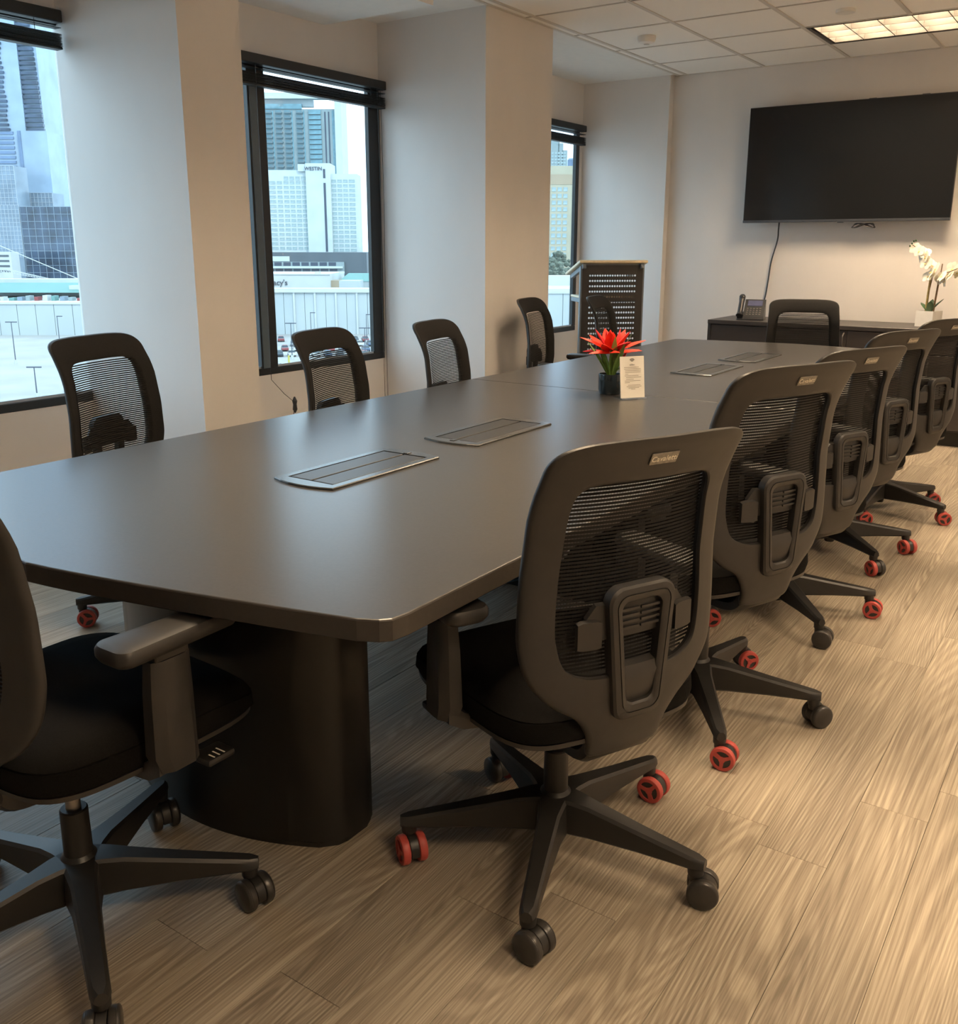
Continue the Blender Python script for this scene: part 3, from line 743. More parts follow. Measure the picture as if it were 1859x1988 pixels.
CH = dict(back_frame=make_frame(), net=make_net(), spine_loop=make_loop(), pocket=make_pocket(), lumbar_pad=make_lumbar(), tabL=make_tab(-1), tabR=make_tab(1), back_bracket=make_bracket(),
          seat=make_seat(), seat_pan=make_pan(), mechanism=make_mech(), leverL=make_lever(-1), leverR=make_lever(1), armL=make_arm(-1), armR=make_arm(1), padL=make_pad(-1), padR=make_pad(1),
          base_leg=make_leg(), column=make_column(), caster=make_caster(), wr=make_wheel(True), wb=make_wheel(False),
          piston=B().use('steel').cyl((0, 0, 0.20), (0, 0, 0.335), 0.0145, n=20).mesh('piston', True),
          nameplate=B().use('badge').box(-0.031, 0.031, -0.0015, 0.0015, -0.0125, 0.0125, 0.001, 1).mesh('nameplate'),
          lettering=text_mesh('Cavaletti', 0.0165, 0.0004, 'badge_ink', 'lettering'))
CHAIR_GROUP = 'office chairs around the conference table'
def chair(loc, yaw_deg, lift, base_deg, casters, label, swivel=None, arm=0.0, slide=0.0):
    """casters: five strings of two letters, left and right wheel, r red b black; first one on the leg at base_deg"""
    r = empty('office_chair', (loc[0], loc[1], 0), math.radians(yaw_deg), label, 'chair', CHAIR_GROUP)
    up_ = (0, slide, lift)
    for nm, key in (('back_frame', 'back_frame'), ('spine_loop', 'spine_loop'), ('pocket', 'pocket'), ('lumbar_pad', 'lumbar_pad'), ('lumbar_tab', 'tabL'), ('lumbar_tab', 'tabR'),
                    ('back_bracket', 'back_bracket'), ('seat', 'seat'), ('seat_pan', 'seat_pan'), ('mechanism', 'mechanism'), ('lever', 'leverL'), ('lever', 'leverR'),
                    ('arm_post', 'armL'), ('arm_post', 'armR'), ('arm_pad', 'padL'), ('arm_pad', 'padR'), ('piston', 'piston')):
        part(nm, CH[key], r, (0, 0, lift) if nm in ('piston', 'mechanism') else (0, slide, lift + arm) if nm in ('arm_pad', 'arm_post') else up_)
    part('net', CH['net'], r, up_)['kind'] = 'stuff'
    zc = 0.957; tilt = math.atan2(back_y(0, zc - 0.02) - back_y(0, zc + 0.02), 0.04)
    npl = part('nameplate', CH['nameplate'], r, (0, back_y(0, zc) - 0.0215 + slide, zc + lift), (tilt, 0, 0), 'metal nameplate')
    part('lettering', CH['lettering'], npl, (0, -0.0018, 0), (PI / 2, 0, 0))
    rel = math.radians(base_deg - yaw_deg)
    part('column', CH['column'], r)
    for k in range(5):
        a = rel + k * 2 * PI / 5
        part('base_leg', CH['base_leg'], r, (0, 0, 0), (0, 0, a))
        sw = math.radians(swivel[k] - yaw_deg) if swivel else rnd.uniform(0, 2 * PI)
        c = part('caster', CH['caster'], r, (0.328 * math.cos(a), 0.328 * math.sin(a), 0), (0, 0, sw))
        s = casters[k]
        part('wheel', CH['w' + s[1]], c, (0.0095, 0.016, 0.033), (rnd.uniform(0, 6), 0, 0))
        part('wheel', CH['w' + s[0]], c, (-0.0095, 0.016, 0.033), (rnd.uniform(0, 6), 0, PI))
    return r
BB = ['bb'] * 5; RR = ['rr'] * 5
# row along the aisle
chair((-0.907, 1.623), 64.7, 0.015, 3, ['bb', 'rr', 'rb', 'rr', 'bb'], 'black mesh office chair at the table corner, next to the chair with only black casters', [-70, -93, -115, -122, -98])
chair((-0.903, 2.456), 66.0, 0.055, 14, ['bb', 'br', 'rr', 'rr', 'rr'], 'black mesh office chair raised highest on its piston, second in the aisle-side row', [-37, -42, 60, 30, -85], -0.03)
chair((-0.943, 3.350), 66.0, 0.015, 24, ['rr', 'rr', 'rr', 'br', 'bb'], 'black mesh office chair third in the aisle-side row', [-85, 60, 30, -60, -85])
chair((-0.970, 4.200), 66.0, 0.011, 28, ['rr', 'rr', 'rr', 'rr', 'br'], 'black mesh office chair fourth in the aisle-side row, one caster half red half black', [-128, 30, 30, 30, -128])
chair((-0.935, 5.040), 66.0, 0.008, -20, ['rr', 'rr', 'rr', 'rr', 'rr'], 'black mesh office chair with all-red casters, last in the aisle-side row before the credenza', [-63, -63, 30, 30, -60])
# table ends
lf = chair((-1.577, 0.885), 0, 0.030, 44, BB, 'black office chair with only black casters at the table end, armrest against the edge', [-100, -110, 30, 80, -128], 0.0, 0.04)
pr = B().use('white')
for q in range(3): pr.box(0.245 - 0.004 * q, 0.262, 0.100 + q * 0.012, 0.103 + q * 0.012, 0.3562, 0.3566)
for q in [c_ for c_ in lf.children if c_.name.startswith('lever')][-1:]: pr.build('printed_text', q)
chair((-1.660, 6.060), -159, -0.003, 10, RR, 'black mesh office chair at the table end in front of the credenza')
# window side
chair((-2.770, 2.050), -76, 0.020, 20, RR, 'black mesh office chair by the window facing the tall glass tower', None, -0.07)
chair((-2.450, 2.870), -78.5, 0.0, 30, RR, 'black mesh office chair in front of the window facing the white hotel')
chair((-2.400, 3.570), -78.5, -0.006, 10, RR, 'black mesh office chair in front of the pale side of the second pillar')
chair((-2.810, 5.100), -78.5, 0.020, 0, RR, 'black mesh office chair in front of the warm beige pillar face near the lectern', None, -0.03)
chair((-2.690, 5.770), -78.5, 0.010, 0, RR, 'black mesh office chair in front of the perforated lectern', None, -0.08)

# ================================================================== TELEVISION AND ITS CABLES
tv = empty('television', (-1.853, 7.42, 1.513), 0, 'large flat black television mounted on the wall above the credenza', 'television')
W2, HT = 0.738, 0.845
B().use('tv_bezel').box(-W2, W2, 0.004, 0.030, 0, HT, 0.003, 1).build('back_shell', tv)
B().use('tv_screen').box(-W2 + 0.006, W2 - 0.006, 0.0, 0.005, 0.020, HT - 0.006).build('screen', tv)
B().use('tv_trim').box(-W2, W2, -0.003, 0.012, 0.0, 0.018, 0.002, 1).build('bottom_trim', tv)
B().use('tv_trim').box(-0.022, 0.022, -0.006, 0.010, -0.007, 0.004, 0.002, 1).build('logo_tab', tv)
B().use('tv_bezel').box(-0.30, 0.30, 0.030, 0.11, 0.20, 0.62, 0.01, 1).build('wall_mount', tv)
for s in (0.12, 0.47): B().use('tv_trim').box(s, s + 0.05, 0.008, 0.026, HT - 0.001, HT + 0.004, 0.001, 1).build('top_clip', tv)
o = B().use('cable').tube(catmull([(-2.318, 7.46, 1.52), (-2.322, 7.47, 1.46), (-2.335, 7.505, 1.38), (-2.375, 7.520, 1.22), (-2.388, 7.520, 1.08), (-2.40, 7.515, 0.95), (-2.42, 7.50, 0.84), (-2.40, 7.46, 0.796)], 6), 0.0055, 8).build('tv_cable', smooth=True)
tag(o, 'grey cable hanging down the wall from the television to the credenza', 'cable')
pts = []
for k in range(61):
    t = 2 * PI * k / 20; pts.append((-1.69 + 0.078 * math.sin(t) + 0.004 * math.sin(k), 7.44 + 0.008 * math.cos(t * 1.3), 1.484 + 0.016 * math.sin(2 * t + k * 0.02)))
o = B().use('cable').tube(pts, 0.003, 6).build('cable_bundle', smooth=True)
tag(o, 'small bundle of looped black cable hanging under the television', 'cable')

# ================================================================== CREDENZA
CX0, CX1, CY0, CY1, CZ = -2.650, -0.590, 6.950, 7.500, 0.790
cd = empty('credenza', ((CX0 + CX1) / 2, (CY0 + CY1) / 2, 0), 0, 'long low dark brown credenza standing under the television', 'cabinet')
cl = Vector(cd.location)
def cbox(name, key, x0, x1, y0, y1, z0, z1, bev=0.0, parent=cd):
    return B().use(key).box(x0 - cl.x, x1 - cl.x, y0 - cl.y, y1 - cl.y, z0, z1, bev, 1).build(name, parent)
cbox('worktop', 'cred', CX0, CX1, CY0, CY1, CZ - 0.030, CZ, 0.002)
cbox('side_panel', 'cred', CX0 + 0.002, CX0 + 0.024, CY0 + 0.004, CY1, 0, CZ - 0.030)
cbox('side_panel', 'cred', CX1 - 0.024, CX1 - 0.002, CY0 + 0.004, CY1, 0, CZ - 0.030)
cbox('carcass', 'cred', CX0 + 0.024, CX1 - 0.024, CY0 + 0.030, CY1 - 0.002, 0.10, CZ - 0.030)
cbox('toe_kick', 'pedestal', CX0 + 0.024, CX1 - 0.024, CY0 + 0.060, CY0 + 0.080, 0, 0.10)
def pull(x, z, vertical, par):
    b_ = B().use('lampframe')
    if vertical: b_.tube(catmull([(x - cl.x, CY0 + 0.008 - cl.y, z - 0.05), (x - cl.x, CY0 - 0.020 - cl.y, z - 0.03), (x - cl.x, CY0 - 0.024 - cl.y, z), (x - cl.x, CY0 - 0.020 - cl.y, z + 0.03), (x - cl.x, CY0 + 0.008 - cl.y, z + 0.05)], 4), 0.005, 6)
    else: b_.tube(catmull([(x - 0.05 - cl.x, CY0 + 0.008 - cl.y, z), (x - 0.03 - cl.x, CY0 - 0.020 - cl.y, z), (x - cl.x, CY0 - 0.024 - cl.y, z), (x + 0.03 - cl.x, CY0 - 0.020 - cl.y, z), (x + 0.05 - cl.x, CY0 + 0.008 - cl.y, z)], 4), 0.005, 6)
    return b_.build('handle', par, True)
wx = (CX1 - CX0 - 0.048) / 4
for k in range(4):
    a = CX0 + 0.024 + k * wx + 0.002; b_ = a + wx - 0.004
    if k < 2:
        d = cbox('door', 'cred_in', a, b_, CY0 + 0.010, CY0 + 0.029, 0.115, CZ - 0.036, 0.001)
        pull(b_ - 0.03 if k == 0 else a + 0.03 if k == 3 else b_ - 0.02, 0.69, True, d)
    else:
        d = cbox('drawer', 'cred_in', a, b_, CY0 + 0.008, CY0 + 0.029, 0.624, CZ - 0.036, 0.001); pull((a + b_) / 2, 0.69, False, d)
        d = cbox('door', 'cred_in', a, b_, CY0 + 0.008, CY0 + 0.029, 0.115, 0.614, 0.001); pull(a + 0.04 if k == 3 else b_ - 0.04, 0.52, True, d)

# ---- desk phone
ph = empty('desk_phone', (-2.375, 7.13, CZ), math.radians(12), 'black desk telephone with upright handset on the credenza', 'telephone')
L = [[(x, y, z) for x, y in rrect(-0.10, 0.10, -0.09, 0.10, 0.02, 4)] for z in (0, 0.012)]
b_ = B().use('phone').loops(L)
b_.loops([[(-0.055, -0.080, 0.012), (0.10, -0.080, 0.012), (0.10, 0.06, 0.012), (-0.055, 0.06, 0.012)], [(-0.053, -0.072, 0.030), (0.098, -0.072, 0.030), (0.098, 0.055, 0.150), (-0.053, 0.055, 0.150)]])
b_.build('body', ph)
sl = math.atan2(0.12, 0.127); mx = Matrix.Translation((0.022, -0.072, 0.030)) @ Matrix.Rotation(sl, 4, 'X')
B().use('lcd').box(-0.055, 0.055, 0.105, 0.160, 0.0, 0.004, 0.001, 1, mx).build('display', ph)
km = B().use('key').box(-0.0065, 0.0065, -0.005, 0.005, 0, 0.004, 0.001, 1, Matrix.Rotation(sl, 4, 'X')).mesh('key')
for i in range(4):
    for j in range(5):
        p_ = mx @ Vector((-0.050 + j * 0.0235, 0.018 + i * 0.020, 0)); part('key', km, ph, p_[:])
hs = B().use('phone').tube(catmull([(-0.078, -0.075, 0.030), (-0.078, -0.060, 0.050), (-0.078, -0.020, 0.095), (-0.078, 0.020, 0.140), (-0.078, 0.036, 0.165), (-0.078, 0.030, 0.182)], 5), [0.020, 0.026, 0.029, 0.026, 0.023, 0.021, 0.020, 0.020, 0.020, 0.020, 0.020, 0.020, 0.020, 0.020, 0.020, 0.021, 0.022, 0.024, 0.021, 0.023, 0.024, 0.024, 0.023, 0.021, 0.019, 0.014], 10)
hs.build('handset', ph, True)
B().use('phone').box(-0.100, -0.056, -0.070, 0.055, 0.010, 0.060, 0.008).build('cradle', ph)

# ================================================================== PLANTS
def blade(base, az, e0, e1, length, width, key, fold=0.25, n=8, tip=1.0, tw=0.0, wp=None):
    """a tapering leaf that leaves its base at elevation e0 and ends at e1 (degrees)"""
    p = Vector(base); d = length / n; up_v = []; L = []
    for i in range(n + 1):
        t = i / n; e = math.radians(e0 + (e1 - e0) * t); a = math.radians(az + tw * t)
        dirv = Vector((math.cos(e) * math.cos(a), math.cos(e) * math.sin(a), math.sin(e)))
        side = Vector((-math.sin(a), math.cos(a), 0)); nrm = dirv.cross(side)
        wv = width * (lerp([0, 0.15, 0.45, 0.8, 1.0], wp or [0.45, 0.8, 1.0, 0.55, 0.03], t)) / 2
        th = 0.0012
        L.append([p + side * wv - nrm * (fold * wv), p + nrm * 0.0, p - side * wv - nrm * (fold * wv), p - side * wv * 0.9 - nrm * (fold * wv + th), p - nrm * th * 1.5, p + side * wv * 0.9 - nrm * (fold * wv + th)])
        p = p + dirv * d
    return B().use(key).loops([[tuple(q) for q in l] for l in L])
br = empty('potted_bromeliad', (-1.722, 3.462, TZ + 0.0006), 0, 'artificial red bromeliad in a round black glazed pot on the table', 'potted plant')
B().use('pot').lathe([(0.040, 0.0), (0.044, 0.002), (0.0495, 0.018), (0.050, 0.080), (0.049, 0.083), (0.0465, 0.083), (0.0455, 0.078), (0.0455, 0.060)], 14).build('pot', br, True)
B().use('soil').lathe([(0.046, 0.055), (0.046, 0.073), (0.02, 0.076), (0.001, 0.077)], 16).build('soil', br, True)
B().use('leaf').tube([(0, 0, 0.07), (0, 0, 0.12), (0, 0, 0.21)], [0.008, 0.007, 0.006], 8).build('stem', br, True)
for az, e0, e1, ln, wd, bx, by, z0 in ((-110, 74, 60, 0.120, 0.040, 0.0, -0.008, 0.075), (-25, 70, 52, 0.165, 0.036, 0.010, -0.004, 0.075), (195, 66, 42, 0.160, 0.036, -0.010, 0.0, 0.078), (25, 76, 56, 0.180, 0.038, 0.008, 0.004, 0.08), (100, 70, 50, 0.150, 0.036, 0.0, 0.01, 0.08),
                                       (-50, 78, 68, 0.175, 0.036, 0.008, -0.01, 0.075), (-150, 76, 66, 0.095, 0.030, -0.006, -0.008, 0.075), (10, 50, 10, 0.085, 0.028, 0.01, 0.0, 0.085), (160, 68, 48, 0.16, 0.034, -0.006, 0.006, 0.078), (225, 68, 50, 0.13, 0.034, -0.008, -0.004, 0.078)):
    blade((bx, by, z0), az, e0, e1, ln, wd, 'leaf', 0.35).build('leaf', br, True)
zc = 0.185
k = 0
for ring_n, e0, e1, ln, wd, off, z_ in ((6, 12, -14, 0.132, 0.050, 10, 0.172), (6, 30, 8, 0.138, 0.052, 40, 0.180), (5, 58, 36, 0.105, 0.052, 0, 0.184), (4, 78, 66, 0.080, 0.042, 40, 0.186)):
    for j in range(ring_n):
        az = off + 360 * j / ring_n + rnd.uniform(-9, 9); k += 1
        blade((0.008 * math.cos(math.radians(az)), 0.008 * math.sin(math.radians(az)), z_), az, e0 + rnd.uniform(-6, 6), e1 + rnd.uniform(-10, 8), ln * rnd.uniform(0.9, 1.08), wd, 'petal_red' if k % 4 else 'petal_dark', 0.45, 7).build('petal', br, True)
for j in range(5):
    blade((0.030, 0.018, 0.118), -40 + 50 * j, 70, 50, 0.062, 0.020, 'petal_dark', 0.4, 6).build('petal', br, True)
B().use('leaf').tube([(0.006, 0.004, 0.07), (0.020, 0.012, 0.10), (0.030, 0.018, 0.122)], [0.004, 0.004, 0.003], 6).build('stem', br, True)

sg = empty('table_sign', (-1.585, 3.388, TZ + 0.0025), math.radians(55), 'white printed wireless notice in a clear stand beside the potted bromeliad', 'sign')
tiltm = Matrix.Rotation(math.radians(-7), 4, 'X')
B().use('acrylic').box(-0.056, 0.056, -0.0005, 0.0035, 0.0, 0.168, 0.0, 1, tiltm).build('acrylic_panel', sg)
B().use('acrylic').box(-0.056, 0.056, -0.022, 0.060, 0.0, 0.003).build('acrylic_foot', sg)
ppr = B().use('paper').box(-0.054, 0.054, -0.0022, -0.0010, 0.003, 0.167, 0.0, 1, tiltm).build('paper', sg)
def ink(x0, x1, z, h, key): return B().use(key).box(x0, x1, -0.0027, -0.0022, z, z + h, 0.0, 1, tiltm).build('printed_line', ppr)
for z, x0, x1 in ((0.1225, -0.036, 0.030), (0.116, -0.036, 0.039), (0.1095, -0.032, 0.040), (0.103, -0.032, 0.038), (0.096, -0.032, -0.018), (0.0895, -0.034, 0.028), (0.083, -0.028, 0.040), (0.0755, -0.028, 0.006), (0.069, -0.034, 0.036), (0.0625, -0.034, -0.012), (0.052, -0.020, 0.036), (0.0465, -0.026, 0.040), (0.041, -0.018, 0.030), (0.036, -0.006, 0.012)):
    ink(x0, x1, z, 0.0022, 'inkgrey')
for rr in (0.004, 0.0085, 0.0130):
    pts = [tiltm @ Vector((rr * math.cos(math.radians(a)), -0.0026, 0.1445 + rr * math.sin(math.radians(a)))) for a in range(40, 141, 10)]
    B().use('ink').tube(pts, 0.0012, 5).build('wifi_arc', ppr)
tm = text_mesh('eilm', 0.011, 0.0002, 'ink', 'heading'); hd = part('heading', tm, ppr, (tiltm @ Vector((0, -0.0026, 0.1335)))[:], (PI / 2 - math.radians(7), 0, 0)); hd.scale = (1.25, 1, 1)

oc = empty('potted_orchid', (-1.150, 7.245, CZ), math.radians(-20), 'white artificial orchid in a small white square planter on the credenza', 'potted plant')
b_ = B().use('white'); a, c = 0.062, 0.056
b_.loops([[(x, y, 0.0) for x, y in ((-a, -a), (a, -a), (a, a), (-a, a))], [(x, y, 0.108) for x, y in ((-a, -a), (a, -a), (a, a), (-a, a))], [(x, y, 0.108) for x, y in ((-c, -c), (c, -c), (c, c), (-c, c))], [(x, y, 0.09) for x, y in ((-c, -c), (c, -c), (c, c), (-c, c))]])
b_.build('planter', oc)
for az, e0, e1, ln, wd in ((165, 60, 10, 0.11, 0.05), (190, 20, -70, 0.10, 0.045), (15, 65, 30, 0.13, 0.05), (100, 80, 50, 0.10, 0.05), (-60, 70, 60, 0.09, 0.05)):
    blade((0, 0, 0.095), az, e0, e1, ln, wd, 'leafd', 0.3, 8, wp=[0.4, 0.75, 1.0, 0.8, 0.08]).build('leaf', oc, True)
B().use('stake').tube([(-0.030, 0.0, 0.09), (-0.025, 0, 0.22), (-0.018, 0, 0.36)], 0.0065, 8).build('stake', oc, True)
s1 = catmull([(-0.025, 0.008, 0.09), (-0.022, 0.008, 0.24), (-0.012, 0.008, 0.36), (-0.045, 0.0, 0.44), (-0.105, -0.01, 0.51), (-0.165, -0.02, 0.555)], 6)
s2 = catmull([(0.025, 0, 0.09), (0.032, 0, 0.22), (0.042, 0, 0.31), (0.075, -0.01, 0.36), (0.14, -0.02, 0.385), (0.22, -0.03, 0.42)], 6)
B().use('stem').tube(s1, 0.003, 6).build('stem', oc, True); B().use('stem').tube(s2, 0.003, 6).build('stem', oc, True)
B().use('stem').tube([(0.028, 0.004, 0.09), (0.040, 0.004, 0.26), (0.052, 0.004, 0.43)], 0.0035, 6).build('stake', oc, True)
def blossom():
    b_ = B().use('orchid')
    for k, (az, wd, ln) in enumerate(((90, 0.030, 0.034), (162, 0.040, 0.036), (18, 0.040, 0.036), (230, 0.026, 0.034), (310, 0.026, 0.034))):
        q = blade((0, 0, 0), az, 18, -12, ln, wd, 'orchid', 0.12, 5, wp=[0.4, 0.85, 1.0, 0.85, 0.25])
        b_.add(q.v, q.f)
    b_.use('orchid_c'); q = blade((0, 0, 0.001), 270, 60, 10, 0.014, 0.012, 'orchid_c', 0.4, 4); b_.add(q.v, q.f)
    return b_.mesh('blossom', True)
bm_ = blossom()
def flower(p, az, el, sc=1.0):
    o = part('blossom', bm_, oc, p, (math.radians(90 - el), rnd.uniform(-0.3, 0.3), math.radians(az))); o.scale = (sc, sc, sc)
for i, (px, pz) in enumerate(((-0.005, 0.375), (0.018, 0.395), (-0.025, 0.420), (-0.052, 0.435), (-0.066, 0.475), (-0.10, 0.48), (-0.115, 0.515), (-0.150, 0.53), (-0.085, 0.50), (0.0, 0.345), (-0.030, 0.345))):
    flower((px, -0.018 + 0.012 * (i % 3), pz), rnd.uniform(-60, 60), rnd.uniform(-10, 35), rnd.uniform(1.25, 1.5))
for i, (px, pz) in enumerate(((0.075, 0.345), (0.09, 0.315), (0.105, 0.365), (0.13, 0.355), (0.135, 0.400), (0.165, 0.375), (0.185, 0.41), (0.21, 0.40), (0.055, 0.33))):
    flower((px, -0.020 + 0.012 * (i % 3), pz), rnd.uniform(-60, 60), rnd.uniform(-10, 35), rnd.uniform(1.25, 1.5))
for px, pz in ((-0.172, 0.565), (-0.16, 0.58), (-0.185, 0.548), (-0.145, 0.585)):
    B().use('leafd').lathe([(0.001, -0.008), (0.006, -0.002), (0.006, 0.004), (0.001, 0.009)], 8, Matrix.Translation((px, -0.02, pz))).build('bud', oc, True)

# ================================================================== LECTERN
le = empty('lectern', (-3.275, 6.56, 0), math.radians(43), 'dark steel lectern with perforated front and pale wooden top near the window', 'lectern')
HWL = 0.238
def perforated(cols, rows, px, pz, r, x0, x1, z0, z1, zt, th=0.003):
    b_ = B().use('lect'); gx0 = -cols * px / 2; gz1 = zt + pz / 2; gz0 = gz1 - rows * pz
    for i in range(cols):
        for j in range(rows):
            cx = gx0 + (i + 0.5) * px; cz = gz1 - (j + 0.5) * pz
            hole = [(cx + r * math.cos(PI / 4 * k), cz + r * math.sin(PI / 4 * k)) for k in range(8)]
            sq = [(cx + px / 2 * sx, cz + pz / 2 * sz) for sx, sz in ((1, 0), (1, 1), (0, 1), (-1, 1), (-1, 0), (-1, -1), (0, -1), (1, -1))]
            vs = [(x, 0, z) for x, z in sq] + [(x, 0, z) for x, z in hole] + [(x, th, z) for x, z in hole] + [(x, th, z) for x, z in sq]
            fs = []
            for k in range(8):
                n = (k + 1) % 8
                fs += [(k, n, 8 + n, 8 + k), (8 + k, 8 + n, 16 + n, 16 + k), (16 + k, 16 + n, 24 + n, 24 + k)]
            b_.add(vs, fs)
    gx1 = -gx0
    for a, c, d, e in ((x0, gx0, z0, z1), (gx1, x1, z0, z1), (gx0, gx1, gz1, z1), (gx0, gx1, z0, gz0)): b_.box(a, c, 0, th, d, e)
    return b_
perforated(19, 22, 0.0196, 0.0398, 0.0078, -HWL, HWL, 0.12, 1.195, 1.118).build('front_panel', le)
for s in (-1, 1):
    B().use('lect_grey').box(s * HWL - 0.014, s * HWL + 0.014, 0.003, 0.040, 0.0, 1.19, 0.004, 1).build('side_post', le)
    tl_ = Matrix.Translation((s * (HWL - 0.01), 0.0, 1.195)) @ Matrix.Rotation(math.radians(-13), 4, 'X')
    B().use('lect_grey').box(-0.014, 0.014, -0.022, 0.36, -0.028, 0.008, 0.003, 1, tl_).build('top_rail', le)
    B().use('lect_grey').box(s * HWL - 0.02, s * HWL + 0.02, -0.02, 0.42, 0.0, 0.045, 0.006, 1).build('foot', le)
mt = Matrix.Translation((0, 0, 1.206)) @ Matrix.Rotation(math.radians(-13), 4, 'X')
B().use('maple').box(-0.268, 0.268, -0.030, 0.43, 0.0, 0.022, 0.006, 2, mt).build('top', le)
B().use('lect_grey').box(-HWL + 0.02, HWL - 0.02, 0.006, 0.030, 1.185, 1.212).build('cross_rail', le)
sh = B().use('maple').box(-HWL - 0.012, HWL - 0.02, 0.04, 0.30, 0.948, 0.964, 0.003, 1).build('shelf', le)
B().use('lect_grey').box(-HWL - 0.010, HWL - 0.02, 0.045, 0.295, 0.915, 0.948, 0.003, 1).build('shelf_apron', sh)

# ================================================================== THE CITY OUTSIDE (real distances, metres)
GZ = -25.0
RV = Vector((0.8240, 0.5667)); FV = Vector((-0.5663, 0.8242))     # across and along the street grid seen from the room
def site(lat, d): return (FV.x * d + RV.x * lat, FV.y * d + RV.y * lat)
ANG = math.atan2(RV.y, RV.x)
def place(name, lat0, d, label, cat, group=None):
    x, y = site(lat0, d); return empty(name, (x, y, GZ), ANG, label, cat, group)
def xb(name, key, x0, x1, y0, y1, z0, z1, par, bev=0.0):       # z in world heights
    return B().use(key).box(x0, x1, y0, y1, z0 - GZ, z1 - GZ, bev, 1).build(name, par)
gr = box_obj('parking_lot', 'concrete', -900, -12, -200, 1100, GZ - 1, GZ, kind='structure')
# ---- white hotel
ht = place('hotel', -137.6, 600, 'white slab hotel with rows of small windows and a sign high on its core', 'building')
MP = 600 / 1863.0
def hx(u): return (u - 515) * MP
xb('left_wing', 'ext_hotel', hx(505), hx(614), 0, 18, GZ, 46.8, ht); xb('core', 'ext_hotel', hx(612), hx(659), -2.5, 18, GZ, 50.6, ht)
xb('core_cap', 'ext_hotel', hx(597), hx(613), -1.5, 15, 46, 50.2, ht); xb('right_wing', 'ext_hotel', hx(658), hx(709), 0, 18, GZ, 44.6, ht)
wm = {}
def win(par, x, y, z, wd, hh, key='ext_win', name='window', dp=0.12):
    k = (round(wd, 2), round(hh, 2), key)
    if k not in wm: wm[k] = B().use(key).box(-wd / 2, wd / 2, -dp, dp, -hh / 2, hh / 2).mesh(name)
    part(name, wm[k], par, (x, y, z - GZ))
zr = lambda v: 1.33 + 0.97 * (479 - v) * MP * 1.0
for i in range(15):
    v = 357 + i * 8.97
    for u, wd in ((545.3, 4.4), (560.2, 2.9), (572.7, 2.9), (584.2, 2.7), (595.8, 2.7), (606.9, 2.7)):
        win(ht, hx(u), -0.05, zr(v), wd, 1.75)
for i in range(16):
    v = 354 + i * 8.8
    for u, wd in ((664, 2.7), (675, 2.7), (686, 2.7), (698.5, 3.6)):
        win(ht, hx(u), -0.05, zr(v), wd, 1.75)
for u in (573, 584, 595, 606): win(ht, hx(u), -0.05, zr(349), 2.6, 2.3)
for v0, v1 in ((332, 349), (358, 489)): xb('core_slot', 'ext_slit', hx(645.5), hx(649.5), -2.7, -2.4, zr(v1), zr(v0), ht)
xb('end_slot', 'ext_slit', hx(524), hx(526.5), -0.2, 0.2, zr(468), zr(340), ht)
part('lettering', text_mesh('WESTIN', 3.0, 0.15, 'ext_slit', 'lettering'), ht, (hx(627), -2.75, zr(331.5) - GZ), (PI / 2, 0, 0))
xb('podium', 'ext_dark', hx(505), hx(730), -20, 40, GZ, zr(490), ht)
xb('podium_band', 'ext_hotel', hx(505), hx(585), -20.5, -20, zr(507), zr(497.5), ht)
xb('podium_front', 'ext_tower', hx(505), hx(688), -22, -20, zr(545), zr(508), ht)
for i in range(9): win(ht, hx(530 + i * 17), -22.05, zr(512), 4.4, 2.1, 'ext_slit')
for i in range(9): win(ht, hx(532 + i * 17), -22.05, zr(526), 4.6, 3.2, 'ext_slit')
xb('podium_ledge', 'ext_hotel', hx(505), hx(686), -24, -22, zr(520), zr(516), ht)
# ---- apartment tower behind the hotel
MT = 780 / 1863.0
def tx(u): return (u + 6 - 505) * MT
zt = lambda v: 1.33 + 0.97 * (479 - v) * MT
at_ = place('apartment_tower', (505 - 929.5) * MT, 780, 'tall grey-green apartment tower with balconies rising behind the white hotel', 'building')
xb('shaft', 'ext_tower', tx(490), tx(654), 0, 40, GZ, zt(221), at_)
xb('pylon', 'ext_hotel', tx(652), tx(664.5), -3, 30, GZ, zt(196), at_)
xb('roof_beam', 'ext_hotel', tx(490), tx(664.5), -3, 6, zt(203), zt(192), at_); xb('roof_screen', 'ext_hotel', tx(490), tx(610), 3, 8, zt(216), zt(203), at_)
xb('roof_lounge', 'ext_glass', tx(500), tx(590), -1, 3, zt(221), zt(212), at_)
for u in (633, 640): xb('slot', 'ext_slit', tx(u - 1.2), tx(u + 1.2), -0.3, 0.1, zt(480), zt(226), at_)
xb('glass_edge', 'ext_glass', tx(646), tx(652), -0.3, 0.1, zt(480), zt(224), at_)
for u in (535, 571, 593): xb('glass_strip', 'ext_glass', tx(u - 1.2), tx(u + 1.2), -0.25, 0.1, zt(480), zt(224), at_)
bal = B().use('ext_balc').box(-2.6, 2.6, -1.8, 0.0, -0.2, 1.0).mesh('balcony')
for i in range(13):
    v = 227 + i * 9.05
    for u in (526, 545, 562, 584):
        win(at_, tx(u), -0.1, zt(v), 4.4, 2.9, 'ext_glass'); part('balcony', bal, at_, (tx(u + 1.5), -0.2, zt(v + 2.2) - GZ))
    win(at_, tx(614), -0.6, zt(v), 9.6, 3.0, 'ext_glass', 'corner_bay', 0.7); xb('bay_slab', 'ext_balc', tx(603), tx(625.5), -2.0, 0, zt(v + 4.6), zt(v + 3.9), at_)
